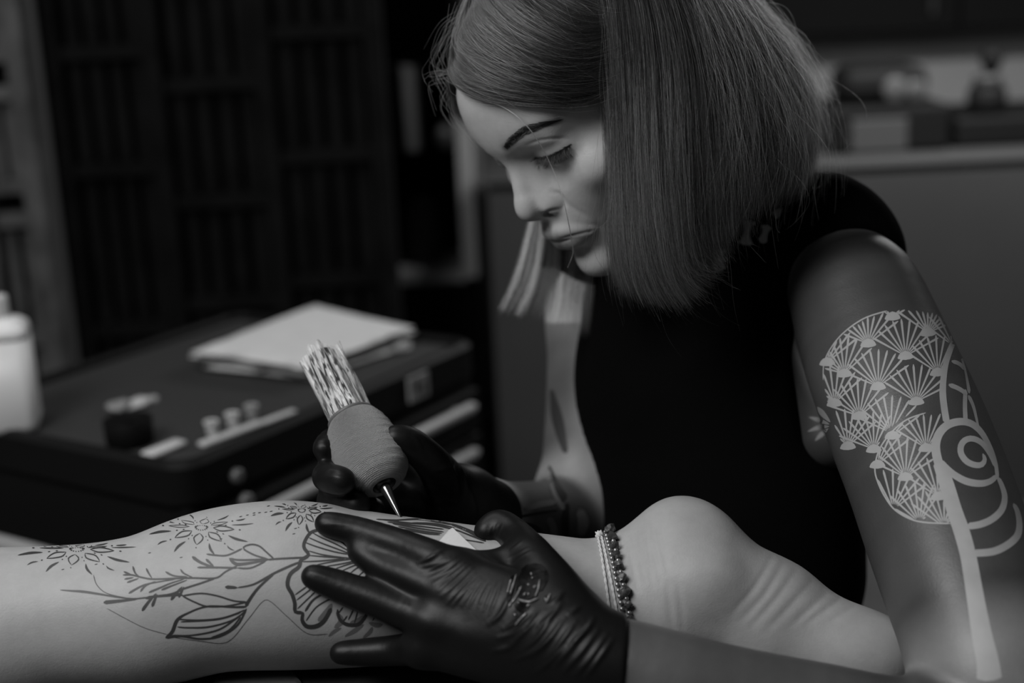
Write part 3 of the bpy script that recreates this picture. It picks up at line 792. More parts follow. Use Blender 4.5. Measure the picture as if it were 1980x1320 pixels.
# ------------------------------------------------------------------ rolling tool cart
ZT = .722
C0 = on_z(352, 903, ZT)
_e = on_z(922, 655, ZT) - C0; LA = np.linalg.norm(_e); ua = _e / LA
ub = np.array([-ua[1], ua[0], 0.0]); ub = ub if ub[0] < 0 else -ub
LB = .44; UZ = np.array([0, 0, 1.0])
M_cart = mat('black_cart_steel', .008, .55, spec=.14)
M_mat = mat('grey_rubber_mat', .027, .75, bump=[(400, .15, .0005)])
M_alu = mat('brushed_aluminium', .36, .45, metal=.0, spec=.6)
cart = empty('tool_cart', (C0 + ua * LA / 2 + ub * LB / 2) * np.array([1, 1, 0])); tag(cart, 'black rolling tool cart with long pale drawer handles', 'cart')
def cl(a, b, z): return C0 * np.array([1, 1, 0]) + ua * a + ub * b + UZ * z
box('cabinet', cl(LA / 2, LB / 2, .40), (LA - .012, LB - .01, .56), M_cart, cart, ua, ub, UZ, bev=.012, seg=3)
def rounded_frame(z0, z1, out, inn, r):
    bm = bmesh.new(); rings = []
    def loop(off, z, rr):
        pts = []
        for (ca, cb, s) in ((off + rr, off + rr, 180), (LA - off - rr, off + rr, 270), (LA - off - rr, LB - off - rr, 0), (off + rr, LB - off - rr, 90)):
            for t in range(7):
                an = math.radians(s + t * 15); pts.append(cl(ca + rr * math.cos(an), cb + rr * math.sin(an), z))
        return [bm.verts.new(Vector(p)) for p in pts]
    seq = [loop(out, z0, r), loop(out - .002, z0 + .004, r), loop(out - .002, z1 - .006, r), loop(out + .004, z1, r), loop(inn - .003, z1, r * .9), loop(inn, z1 - .004, r * .8), loop(inn, z1 - .013, r * .8)]
    n = len(seq[0])
    for a, b in zip(seq[:-1], seq[1:]):
        for i in range(n): bm.faces.new((a[i], a[(i + 1) % n], b[(i + 1) % n], b[i]))
    bm.faces.new(seq[0][::-1]); bm.faces.new(seq[-1])
    bmesh.ops.recalc_face_normals(bm, faces=bm.faces)
    return bm
bm_obj('top_tray', rounded_frame(ZT - .05, ZT, 0.0, .014, .03), M_cart, cart)
_m = box('tray_mat', cl(LA / 2, LB / 2, ZT - .0105), (LA - .036, LB - .036, .004), M_mat, cart, ua, ub, UZ, bev=.0015)
ZM = ZT - .0085
zs = ZT - .060
for i, hgt in enumerate((.064, .064, .064, .064, .09, .10)):
    d = box('drawer', cl(LA / 2, -.004, zs - hgt / 2), (LA - .036, .016, hgt - .006), M_cart, cart, ua, ub, UZ, bev=.003)
    p0, p1 = cl(.045, -.026, zs - .018), cl(LA - .050, -.026, zs - .018)
    bm = tube_bm([p0, p0 + (p1 - p0) * .02, p0 + (p1 - p0) * .5, p0 + (p1 - p0) * .98, p1], [.004, .0078, .0078, .0078, .004], n=12)
    for t in (.06, .5, .94):
        q = p0 + (p1 - p0) * t; tube_bm([q, q + ub * .018], .004, n=8, bm=bm)
    h = bm_obj('handle', bm, M_alu, None, smooth=True); adopt2(h, d)
    zs -= hgt
_b = box('badge', cl(LA * .735, -.0065, ZT - .026), (.042, .004, .033), mat('badge_plate', .27, .5), cart, ua, ub, UZ, bev=.001)
for k in (-1, 1):
    box('badge_mark', cl(LA * .735 + k * .008, -.0090, ZT - .026 - k * .003), (.006, .0012, .016), mat('badge_ink', .05, .5), cart, ua, ub, UZ)
for z, r in ((ZT - .034, .0085), (ZT - .062, .0095)):
    bm_obj('lock', lathe_bm([(.001, 0), (r, 0), (r, .006), (r * .7, .008), (.001, .008)], cl(.074, -.012 if z < ZT - .05 else -.002, z), -ub, n=18), mat('lock_metal', .16, .4, metal=.3), cart, smooth=True)
# push handle on the near end
p0, p1 = cl(-.05, .06, ZT - .115), cl(-.05, LB - .03, ZT - .115)
bm = tube_bm(sweep([cl(-.002, .05, ZT - .115), cl(-.03, .052, ZT - .115), p0 + ub * .012, p0 + ub * .04, (p0 + p1) / 2, p1 - ub * .04, cl(-.03, LB - .03, ZT - .115), cl(-.002, LB - .03, ZT - .115)], 40), .0105, n=12)
bm_obj('push_handle', bm, M_alu, cart, smooth=True)
for a, b in ((.06, .06), (LA - .06, .06), (LA - .06, LB - .06), (.06, LB - .06)):
    c = cl(a, b, .055)
    w = bm_obj('caster', lathe_bm([(.012, -.014), (.048, -.014), (.054, -.008), (.054, .008), (.048, .014), (.012, .014)], c, ub, n=24), M_dark, cart, smooth=True)
    f = box('fork', cl(a, b, .098), (.03, .04, .05), M_alu, cart, ua, ub, UZ, bev=.003)

# ------------------------------------------------------------------ things on the cart
M_white = mat('white_plastic', .62, .45, sss=.0)
M_paper = mat('white_paper_towel', .70, .9, bump=[(500, .25, .0006)], noise=(40, .04))
def mat_at(x, y, up=0.0): return on_z(x, y, ZM) + UZ * up
# white bottle
bc = mat_at(28, 828)
bot = empty('squeeze_bottle', bc); tag(bot, 'white plastic bottle with narrow cap at the left end of the cart', 'bottle')
def rr_section(wx, wy, r, z, n=6):
    pts = []
    for sx, sy, s in ((1, 1, 0), (-1, 1, 90), (-1, -1, 180), (1, -1, 270)):
        for t in range(n):
            a = math.radians(s + 90 * t / (n - 1)); pts.append(np.array([sx * (wx - r) + r * math.cos(a), sy * (wy - r) + r * math.sin(a), z]))
    return pts
def bottle_bm(secs, c, rotz):
    bm = bmesh.new(); ca, sa = math.cos(rotz), math.sin(rotz); rings = []
    for wx, wy, r, z in secs:
        rings.append([bm.verts.new(Vector((c[0] + p[0] * ca - p[1] * sa, c[1] + p[0] * sa + p[1] * ca, c[2] + p[2]))) for p in rr_section(wx, wy, r, z)])
    n = len(rings[0])
    for a, b in zip(rings[:-1], rings[1:]):
        for i in range(n): bm.faces.new((a[i], a[(i + 1) % n], b[(i + 1) % n], b[i]))
    bm.faces.new(rings[0][::-1]); bm.faces.new(rings[-1])
    bmesh.ops.recalc_face_normals(bm, faces=bm.faces)
    return bm
_rz_ = math.radians(12); W = .0310
lev = .112
bm_obj('body', bottle_bm([(W - .010, .022, .010, .0), (W - .003, .029, .011, .003), (W, .032, .012, .010), (W, .032, .012, lev)], bc, _rz_), mat('bottle_filled', .70, .4), bot, smooth=True)
bm_obj('shoulder', bottle_bm([(W, .032, .012, lev), (W, .032, .012, .120), (W - .002, .030, .012, .126), (W - .008, .025, .012, .131), (.019, .018, .0135, .134), (.0125, .0125, .012, .136)], bc, _rz_), mat('bottle_empty_part', .88, .4), bot, smooth=True)
bm_obj('cap', lathe_bm([(.001, .134), (.0125, .134), (.0130, .138), (.0130, .158), (.0118, .161), (.001, .162)], bc, n=24), M_white, bot, smooth=True)
# folded paper towels
def sheet(name, corners, z, th, lump, seed, m, parent=None, sub=14, label=None, cat=None, group=None):
    r = np.random.default_rng(seed); c = [on_z(x, y, z)[:2] for x, y in corners]
    u = np.linspace(0, 1, sub); f = r.uniform(0, 6, 4)
    V = []; 
    for k in (1, 0):
        for i in u:
            for j in u:
                p = (1 - i) * ((1 - j) * c[0] + j * c[3]) + i * ((1 - j) * c[1] + j * c[2])
                e = min(i, 1 - i, j, 1 - j); hz = lump * (math.sin(3 * i + f[0]) * math.sin(2.6 * j + f[1]) + 1) * .5
                edge = min(1, e / .05); rnd = th / 2 * (1 - (1 - edge) ** 2) ** .5
                mid = z + th / 2 + hz
                V.append((p[0], p[1], mid + (rnd if k else -rnd) + r.normal(0, .00015)))
    n = sub; off = n * n; F = []
    for i in range(n - 1):
        for j in range(n - 1):
            a, b, cc, d = i * n + j, (i + 1) * n + j, (i + 1) * n + j + 1, i * n + j + 1
            F += [(a, b, cc, d), (a + off, d + off, cc + off, b + off)]
    for i in range(n - 1):
        for q in ((i * n, (i + 1) * n), (i * n + n - 1, (i + 1) * n + n - 1), (i, i + 1), ((n - 1) * n + i, (n - 1) * n + i + 1)):
            F.append((q[0], q[1], q[1] + off, q[0] + off))
    bm = bmesh.new(); vs = [bm.verts.new(v) for v in V]
    for q in F: bm.faces.new([vs[i] for i in q])
    bmesh.ops.remove_doubles(bm, verts=bm.verts, dist=1e-5); bmesh.ops.recalc_face_normals(bm, faces=bm.faces)
    o = bm_obj(name, bm, m, parent, smooth=True)
    if label: tag(o, label, cat, group)
    return o
tc = empty('folded_towel', mat_at(590, 670)); tag(tc, 'thick folded white paper towel lying on the cart', 'towel')
sheet('layer', [(392, 716), (598, 738), (798, 672), (622, 618)], ZM + .0006, .006, .002, 1, M_paper, tc)
sheet('layer', [(366, 700), (592, 730), (806, 652), (612, 604)], ZM + .009, .007, .004, 2, M_paper, tc)
sheet('layer', [(368, 690), (588, 720), (802, 640), (610, 594)], ZM + .0195, .006, .004, 3, M_paper, tc)
# pots and bits
def disc(name, x, y, prof, m, parent=None, n=24, up=0):
    return bm_obj(name, lathe_bm(prof, mat_at(x, y, up), n=n), m, parent, smooth=True)
cupo = empty('ink_pot', mat_at(252, 866)); tag(cupo, 'black ink pot standing on the cart mat', 'pot')
disc('pot', 252, 858, [(.001, 0), (.024, 0), (.0265, .004), (.0275, .030), (.0255, .031), (.0245, .028), (.001, .026)], M_black, cupo)
disc('ink', 252, 858, [(.001, .026), (.0243, .0262), (.001, .0268)], mat('black_ink', .004, .1), cupo)
def crumple(name, x, y, sx, sy, h, m, seed, label, cat):
    r = np.random.default_rng(seed); bm = bmesh.new(); bmesh.ops.create_icosphere(bm, subdivisions=3, radius=1)
    ph = r.uniform(0, 6, (6, 4)); c = mat_at(x, y)
    for v in bm.verts:
        p = np.array(v.co); k = 1 + sum(.09 * math.sin(q[0] * 1.1 + 4 * (p[0] * math.cos(q[1]) + p[1] * math.sin(q[1])) + 3 * p[2] * math.cos(q[2])) for q in ph)
        v.co = Vector(c + ua * p[0] * sx * k + ub * p[1] * sy * k + UZ * (max(p[2] * k, -.6) + .6) * h / 1.6)
    return tag(bm_obj(name, bm, m, smooth=True), label, cat)
M_film = mat('clear_film', .5, .25, trans=.55)
crumple('plastic_wrapper', 232, 792, .017, .013, .012, M_film, 3, 'crumpled clear wrapper behind the black ink pot', 'wrapper')
crumple('plastic_wrapper', 275, 783, .020, .010, .010, mat('pale_film', .55, .4), 4, 'pale twisted wrapper beside the clear one on the cart', 'wrapper')
crumple('cotton_pad', 774, 678, .022, .012, .011, mat('cotton_dim', .30, .9), 6, 'small pale pad right of the folded towel', 'pad')
def stick(name, xa, ya, xb, yb, wid, th, m, label=None, cat=None, parent=None, up=0.0):
    a, b = mat_at(xa, ya, up), mat_at(xb, yb, up); L = np.linalg.norm(b - a); d = (b - a) / L; s = np.array([-d[1], d[0], 0])
    o = bm_obj(name, box_bm((a + b) / 2 + UZ * (th / 2 + .0004), (L, wid, th), d, s, UZ, bev=min(wid, th) * .45, seg=3), m, parent, smooth=True)
    return tag(o, label, cat) if label else o
stick('plastic_spoon', 283, 888, 352, 860, .020, .007, M_white, 'small white oval spoon lying near the cart corner', 'spoon')
tray = empty('ink_cup_holder', mat_at(470, 850)); tag(tray, 'white strip holding ink cups along the cart edge', 'holder')
stick('strip', 388, 866, 506, 822, .013, .006, mat('strip_white', .55, .5), parent=tray)
stick('wooden_stick', 508, 822, 570, 799, .010, .005, mat('stick_white', .55, .6), 'short white stick beyond the ink cups', 'stick')
for x, y, dk in ((412, 850, 0), (452, 834, 0), (489, 818, 1)):
    c = empty('ink_cup', mat_at(x, y)); tag(c, {412: 'small white ink cup nearest the cart corner', 452: 'middle white ink cup of the three on the strip', 489: 'small ink cup with dark rim beside the white stick'}[x], 'cup', 'ink cups on the strip')
    disc('cup', x, y, [(.001, .006), (.0055, .006), (.0062, .008), (.0078, .020), (.0088, .0215), (.0078, .0225), (.006, .020), (.001, .018)], M_white if not dk else mat('grey_cap', .38, .5), c, n=18)
    disc('ink', x, y, [(.001, .0205), (.0064, .0206), (.001, .0212)], mat('cap_ink', .01, .2), c, n=18)
# cord hanging down the front corner
tag(bm_obj('power_cord', tube_bm(sweep([cl(-.006, .05, ZT - .10), cl(-.03, .045, ZT - .16), cl(-.05, .06, ZT - .3), cl(-.04, .12, ZT - .5), cl(-.03, .16, .012)], 40), .0035, n=8), mat('cord_rubber', .05, .5), smooth=True), 'thin dark cord hanging down the cart corner', 'cord')

# ------------------------------------------------------------------ skin
def skin_material(name, v, attr=None, ink=.045, rough=.5, blot=.09, fine=(850, .28, .0005), rough_ink=.42):
    m = mat(name, v, rough, .35, noise=(45, blot), bump=[(fine[0], fine[1], fine[2]), (160, .14, .0008)], sss=.10)
    for n in m.node_tree.nodes:
        if n.type == 'TEX_NOISE' and abs(n.inputs['Scale'].default_value - 45) < 1: n.inputs['Detail'].default_value = 9; n.inputs['Roughness'].default_value = .72
    nt = m.node_tree; b = nt.nodes['Principled BSDF']
    if attr:
        a = nt.nodes.new('ShaderNodeAttribute'); a.attribute_name = attr
        src = b.inputs['Base Color'].links[0].from_socket
        mx = nt.nodes.new('ShaderNodeMix'); mx.data_type = 'FLOAT'
        nt.links.new(a.outputs['Fac'], mx.inputs[0]); nt.links.new(src, mx.inputs[2])
        mx.inputs[3].default_value = ink
        nt.links.new(mx.outputs[0], b.inputs['Base Color'])
        s = nt.nodes.new('ShaderNodeMapRange'); nt.links.new(a.outputs['Fac'], s.inputs['Value'])
        s.inputs['To Min'].default_value = .12; s.inputs['To Max'].default_value = 0
        nt.links.new(s.outputs[0], b.inputs['Subsurface Weight'])
        s2 = nt.nodes.new('ShaderNodeMapRange'); nt.links.new(a.outputs['Fac'], s2.inputs['Value'])
        s2.inputs['To Min'].default_value = .35; s2.inputs['To Max'].default_value = .62
        nt.links.new(s2.outputs[0], b.inputs['Specular IOR Level'])
    return m
def set_attr(o, name, vals):
    a = o.data.attributes.new(name, 'FLOAT', 'POINT'); a.data.foreach_set('value', np.asarray(vals, np.float32))
def strokes_mesh(name, strokes, bvh, m, parent, lift=.12, step=5.0, label=None):
    """ink drawn on a surface: strokes = [(points, widths)], laid on the skin they are seen on"""
    Vs, Fs = [], []
    for pts, wd in strokes:
        P = np.array([list(p) for p in pts], float)
        wd = np.interp(np.linspace(0, 1, len(P)), np.linspace(0, 1, len(np.atleast_1d(wd))), np.atleast_1d(wd))
        L = np.linalg.norm(np.diff(P, axis=0), axis=1).sum()
        R = resample(np.column_stack([P, wd]), max(3, int(L / step) + 2))
        R[0, 2] *= .35; R[-1, 2] *= .35
        T = np.gradient(R[:, :2], axis=0); T /= np.linalg.norm(T, axis=1)[:, None] + 1e-9
        Nn = np.column_stack([-T[:, 1], T[:, 0]])
        cols = 2 + int(R[:, 2].max() / 9)
        prev = None
        for (x, y, w), nn in zip(R, Nn):
            row = []
            for f in np.linspace(-.5, .5, cols):
                h = hit(bvh, x + nn[0] * w * f, y + nn[1] * w * f, lift * MM)
                if h is None: row = None; break
                row.append(h[0])
            if row is None: prev = None; continue
            base = len(Vs); Vs.extend(row)
            if prev is not None and np.linalg.norm(Vs[prev] - Vs[base]) < .02:
                for k in range(cols - 1): Fs.append((prev + k, prev + k + 1, base + k + 1, base + k))
            prev = base
    o = new_mesh_obj(name, Vs, Fs, m, None, smooth=True)
    if parent is not None: adopt(o, parent)
    if label: o['label'] = label
    return o
def tr(pts, s, ox, oy): return [(ox + x / s, oy + y / s) for x, y in pts]

# ------------------------------------------------------------------ the client: leg and foot on the table
client = empty('person', c2w(VP(560, 1284, .98)))
tag(client, 'tattooed bare lower leg and foot of a person lying face down', 'person')
A_ = lambda *p: list(p)
FOOT_LINES = [[(1226, 1012), (1233, 1062), (1247, 1122)], [(1238, 1000), (1247, 1062), (1263, 1132)], [(1250, 992), (1260, 1050), (1277, 1124)], [(1263, 985), (1275, 1040), (1292, 1105)], [(1216, 1030), (1222, 1085), (1233, 1140)],
              [(1522, 1075), (1478, 1150), (1432, 1200)], [(1548, 1090), (1506, 1150), (1452, 1212)], [(1580, 1112), (1545, 1152), (1480, 1222)], [(1612, 1130), (1584, 1160), (1530, 1210)], [(1640, 1146), (1606, 1172), (1560, 1205)], [(1664, 1162), (1640, 1180), (1600, 1204)],
              [(1500, 1062), (1462, 1130), (1415, 1185)], [(1290, 1130), (1296, 1180), (1302, 1230)], [(1310, 1120), (1318, 1180), (1320, 1225)]]
LV2 = crease(LV, LQ, LEG_BVH, FOOT_LINES, 1.9 * MM, -.52 * MM)
LV2 = crease(LV2, LQ, LEG_BVH, [[(1534, 1084), (1492, 1150), (1442, 1206)], [(1564, 1100), (1526, 1152), (1466, 1217)], [(1596, 1122), (1565, 1156), (1505, 1216)], [(1628, 1140), (1596, 1166), (1545, 1208)], [(1512, 1068), (1470, 1140), (1424, 1192)]], 2.0 * MM, .22 * MM)
LEG_W = c2w(LV2)
M_leg = skin_material('leg_skin', .385, rough=.48)
leg = new_mesh_obj('body', LEG_W, LQ, M_leg); adopt(leg, client)
LEG_BVH = bvh_of(LEG_W, LQ)
M_ink = mat('tattoo_ink', .035, .5)
M_ink_soft = mat('tattoo_shading', .14, .55)
def c2(*p): return tr(p, 3.094, 0, 940)
def c1(*p): return tr(p, 2.829, 540, 940)
def cq(*p): return tr(p, 6.6, 560, 960)
def cr(*p): return tr(p, 6.0, 560, 1080)
INK = []
def ink(pts, *w): INK.append((pts, w))
ink(c1((240, 235), (215, 238), (170, 255), (140, 300), (135, 335), (160, 370), (150, 385), (118, 405), (108, 440), (60, 480), (45, 540), (70, 590), (85, 640), (88, 685), (130, 690)), 6, 7, 8, 7)
ink(c1((132, 688), (125, 730), (150, 765), (200, 765), (245, 735), (285, 665)), 6, 9, 8)
ink(c1((318, 672), (330, 725), (370, 755), (430, 755), (465, 720), (482, 692)), 5, 8, 6)
for l in (((290, 460), (420, 530), (600, 610), (800, 720)), ((240, 520), (400, 590), (640, 680), (800, 740)), ((190, 580), (350, 640), (600, 710), (860, 750)), ((240, 690), (420, 740), (700, 780), (870, 790)),
          ((250, 750), (500, 770), (860, 790)), ((150, 830), (400, 820), (700, 790)), ((340, 870), (600, 820), (860, 790)), ((460, 890), (700, 850), (900, 800)), ((580, 920), (760, 860), (900, 830)), ((660, 950), (820, 880), (940, 850)),
          ((770, 980), (860, 910), (960, 870)), ((870, 1020), (950, 950), (1030, 900)), ((970, 1070), (1060, 990), (1130, 960)), ((1050, 1110), (1120, 1020), (1170, 980)), ((1120, 1130), (1170, 1050)), ((350, 420), (500, 480), (640, 560), (740, 650))):
    ink(cq(*l), 2.2, 3.2, 2.6)
for l in (((60, 420), (200, 320)), ((80, 480), (250, 350)), ((90, 580), (300, 380)), ((190, 720), (310, 560), (480, 460)), ((560, 640), (620, 560)), ((610, 740), (670, 660)), ((680, 710), (740, 590)), ((750, 750), (790, 610)), ((960, 720), (990, 670))):
    ink(cr(*l), 2.5, 3.5)
ink(cr((180, 610), (270, 480), (400, 400)), 5, 4)
for l in (((530, 180), (640, 185), (760, 180), (860, 195), (940, 210)), ((560, 182), (700, 200), (860, 215), (1000, 250)), ((590, 195), (740, 215), (900, 235)), ((620, 205), (760, 230), (900, 250)), ((650, 220), (780, 245), (890, 258)),
          ((680, 235), (800, 258), (880, 265)), ((720, 200), (850, 205), (960, 228)), ((870, 190), (1000, 225), (1100, 265)), ((1000, 290), (1120, 310)), ((960, 235), (1060, 275), (1130, 302))):
    ink(c1(*l), 2.4, 3.4, 2.6)
ink(c1((935, 205), (1030, 242), (1130, 300)), 4, 7, 4)
ink(c2((1840, 425), (1730, 430), (1640, 435), (1600, 440)), 4)
ink(c2((1640, 435), (1590, 390), (1550, 357), (1500, 348), (1455, 370), (1520, 410), (1605, 436)), 3.5)
ink(c2((1235, 405), (1290, 412), (1360, 412), (1450, 372)), 3.5); ink(c2((1372, 430), (1420, 440), (1500, 440), (1610, 435)), 4)
ink(c2((1372, 430), (1400, 458), (1440, 466), (1600, 442)), 4, 8, 3); ink(c2((1420, 488), (1500, 488), (1590, 447)), 3.5)
ink(c2((1180, 485), (1280, 485), (1420, 488)), 4); ink(c2((1150, 420), (1200, 455), (1280, 485)), 7, 4); ink(c2((1232, 435), (1280, 480)), 6, 3)
ink(c2((735, 530), (790, 530), (850, 545), (920, 555), (1060, 550), (1160, 548), (1290, 548), (1350, 510), (1420, 475)), 3.5)
for l in (((795, 478), (810, 520), (840, 545)), ((875, 490), (890, 520), (910, 550)), ((990, 510), (1040, 535), (1120, 540)), ((1080, 495), (1100, 520), (1160, 548)), ((740, 510), (790, 530)), ((745, 555), (800, 545)), ((760, 575), (830, 550)),
          ((770, 640), (840, 600), (900, 580), (1050, 555)), ((840, 630), (870, 595), (930, 568)), ((890, 635), (950, 610), (1020, 580), (1100, 555)), ((965, 620), (1040, 590), (1120, 560))):
    ink(c2(*l), 4.5, 3.4, 2.2)
ink(c2((880, 662), (1020, 645), (1100, 612), (1200, 580), (1290, 548)), 4)
ink(c2((360, 620), (430, 625), (500, 630), (600, 645), (700, 662), (800, 672), (880, 665), (1000, 655), (1095, 650)), 2, 5, 3, 3, 4)
ink(c2((620, 695), (720, 685), (820, 675)), 8, 6, 3)
for l in (((850, 745), (890, 690), (935, 640)), ((910, 720), (925, 680), (940, 645)), ((1022, 680), (1055, 640), (1090, 600)), ((1070, 665), (1100, 600)), ((870, 670), (940, 655)), ((1010, 650), (1080, 640))):
    ink(c2(*l), 6.5, 5.5, 3)
ink(c2((560, 530), (580, 590), (640, 640), (760, 668)), 1.8)
ink(c2((1420, 606), (1520, 585), (1640, 520), (1750, 470), (1800, 452)), 3, 4.5, 5, 4); ink(c2((1347, 602), (1420, 606)), 8, 5)
ink(c2((1090, 655), (1200, 640), (1300, 655), (1400, 685), (1475, 690)), 3.5); ink(c2((1090, 655), (1160, 690), (1240, 718), (1360, 715), (1475, 692)), 3.5)
ink(c2((990, 905), (1030, 870), (1060, 800), (1120, 760), (1240, 718), (1400, 722), (1475, 720)), 5, 8, 4, 4, 5)
ink(c2((990, 905), (1080, 895), (1200, 912), (1320, 895), (1420, 830), (1475, 730)), 6, 4, 4, 4)
for l in (((1065, 795), (1200, 800), (1340, 785), (1475, 735)), ((1060, 840), (1120, 845), (1250, 840), (1390, 800), (1475, 740)), ((1030, 890), (1150, 890), (1300, 860), (1400, 800), (1470, 745)), ((1260, 905), (1370, 860), (1440, 780)), ((1080, 810), (1300, 795), (1440, 755))):
    ink(c2(*l), 2.8, 3.8, 2.8)
ink(c2((1470, 720), (1485, 690), (1545, 608), (1640, 522)), 8, 6, 4)
ink(c2((640, 730), (850, 840), (1000, 885)), 1.2); ink(c2((1020, 900), (1200, 925), (1360, 930), (1480, 800), (1570, 690), (1620, 690), (1720, 780), (1840, 880), (1960, 882)), 1.2)
for x, y in ((1440, 181), (1480, 172), (1520, 160), (1520, 172), (1552, 158), (1590, 155), (1622, 150), (1768, 252), (1758, 284), (575, 466), (376, 497), (895, 398), (1322, 315), (1084, 425), (1606, 118)):
    ink(c2((x - 9, y + 2), (x + 9, y - 2)), 2, 4.5, 2)
def mandala(cx, cy, rx, ry, up, seed):
    for k in range(16):
        a = math.radians(k * 22.5 + 8)
        ca, sa = math.cos(a), math.sin(a); sy = ry if sa > 0 else up
        q_ = 1.0 if sa > 0 else .55
        P = lambda r, o=0.0: (cx + rx * (r * ca - o * sa), cy + sy * (r * sa + o * ca))
        if k % 2 == 0:
            for s in (1, -1): ink([P(.22), P(.36, .085 * s), P(.50, .06 * s), P(.62)], 1.6 * q_, 2.6 * q_, 2.4 * q_, 1.6 * q_)
            ink([P(.70), P(.74)], 3, 3); 
        else:
            ink([P(.32), P(.36)], 2.5); ink([P(.45), P(.49)], 2.5); ink([P(.58), P(.78, .03), P(1.0)], 2 * q_, 5 * q_, 2 * q_)
        ink([P(.09), P(.13)], 2.4)
        if k % 4 == 2: ink([P(.80), P(.90, .03), P(1.02)], 1.6, 3, 1.6)
mandala(*c2((460, 372))[0], 118, 52, 12, 1)
mandala(*c2((1205, 243))[0], 104, 56, 26, 2)
mandala(*c2((1805, 140))[0], 62, 48, 14, 3)
strokes_mesh('tattoo_linework', INK, LEG_BVH, M_ink, client, label='black line tattoo of flowers, leaves and mandalas')
SH = [(cr((330, 720), (420, 640), (490, 520)), (8, 14, 6)), (cr((700, 740), (790, 720), (860, 660)), (5, 10, 5)), (cr((520, 800), (600, 720), (540, 620)), (6, 12, 5)), (cr((640, 900), (760, 830), (860, 760)), (4, 9, 4)), (cr((850, 920), (930, 850), (960, 790)), (4, 8, 4)), (cr((920, 740), (1010, 770), (1080, 760)), (5, 10, 5)), (cr((450, 900), (520, 840), (600, 800)), (3, 7, 3))]
strokes_mesh('tattoo_shading', SH, LEG_BVH, M_ink_soft, client, lift=.08)

# ------------------------------------------------------------------ anklets
def ring_points(cx, cy, e1px, n, lift, start=0.0):
    c = VP(cx, cy, .98); e1 = np.array([e1px[0], e1px[1], 0.0]); e1 /= np.linalg.norm(e1); e2 = np.array([0, 0, 1.0])
    out = []
    for k in range(n):
        a = start + 2 * math.pi * k / n; d = math.cos(a) * e1 + math.sin(a) * e2
        r = np.arange(.015, .09, .0006); v = LF.ev(c + r[:, None] * d)
        i = int(np.argmax(v > 0)); out.append(c + d * (r[i] + lift * MM))
    return c2w(np.array(out))
def anklet(name, label, cx, e1):
    o = empty(name, c2w(VP(cx, 1160, .98))); return tag(o, label, 'anklet')
M_thread = mat('white_thread', .62, .85, bump=[(700, .6, .0006)])
an1 = anklet('thread_anklet', 'doubled white thread anklet nearest the gloved hand', 1172, 0)
for cx, e in ((1171, (30, 240)), (1184, (42, 240))):
    R = ring_points(cx, 1160, e, 72, .5)
    R = np.vstack([R, R[:2]])
    t = np.linspace(0, 2 * math.pi * 26, len(R) * 4); RR = np.column_stack([np.interp(np.linspace(0, 1, len(R) * 4), np.linspace(0, 1, len(R)), R[:, k]) for k in range(3)])
    for ph in (0, math.pi):
        bm_obj('strand', tube_bm(RR + .00045 * np.column_stack([np.sin(t + ph), np.cos(t + ph) * .3, np.cos(t + ph)]), .00062, n=6), M_thread, an1, smooth=True)
kn = ring_points(1178, 1160, (36, 240), 24, 2.0)[12]
bm = bmesh.new(); bmesh.ops.create_icosphere(bm, subdivisions=3, radius=.0028)
for v in bm.verts: v.co = Vector(kn) + v.co * (1 + .25 * math.sin(9 * v.co.x / .0028 + 5 * v.co.z / .0028))
bm_obj('knot', bm, M_thread, an1, smooth=True)
M_silver = mat('silver_beads', .42, .35, metal=.85)
an2 = anklet('bead_anklet', 'anklet of tiny round silver beads between thread and stones', 1190, 0)
R = ring_points(1194, 1160, (42, 240), 66, 1.5)
bm = bmesh.new(); bmesh.ops.create_uvsphere(bm, u_segments=12, v_segments=8, radius=.0016)
b0 = bm_obj('bead', bm, M_silver, an2, smooth=True); b0.location = Vector(R[0])
for p in R[1:]:
    b = b0.copy(); COL.objects.link(b); b.location = Vector(p)
an3 = anklet('stone_anklet', 'anklet of rough dark stone chips with small silver beads, nearest the heel', 1206, 0)
R = ring_points(1206, 1160, (46, 240), 30, 3.0)
M_stone = mat('dark_stone', .05, .22, noise=(300, .7), bump=[(260, .5, .001)])
rs = np.random.default_rng(11); chips = []
for k in range(4):
    bm = bmesh.new(); bmesh.ops.create_icosphere(bm, subdivisions=2, radius=1)
    ph = rs.uniform(0, 6, 9)
    for v in bm.verts:
        p = np.array(v.co); q = 1 + .22 * math.sin(2.2 * p[0] + ph[0]) * math.cos(2.6 * p[1] + ph[1]) + .18 * math.sin(3.1 * p[2] + ph[2])
        p = p * q; m = np.array([.0042, .0034, .0030]); v.co = Vector(np.clip(p, -.86, .86) * m)
    me = bpy.data.meshes.new('stone_bead'); bm.to_mesh(me); bm.free(); me.materials.append(M_stone); chips.append(me)
for k, p in enumerate(R):
    s = bpy.data.objects.new('stone_bead', chips[k % 4]); COL.objects.link(s); adopt(s, an3)
    s.location = Vector(p); s.rotation_euler = tuple(rs.uniform(0, 6, 3)); s.scale = [rs.uniform(.85, 1.25)] * 3
    q = (p + R[(k + 1) % len(R)]) / 2
    b = bpy.data.objects.new('silver_bead', b0.data); COL.objects.link(b); adopt(b, an3); b.location = Vector(q)

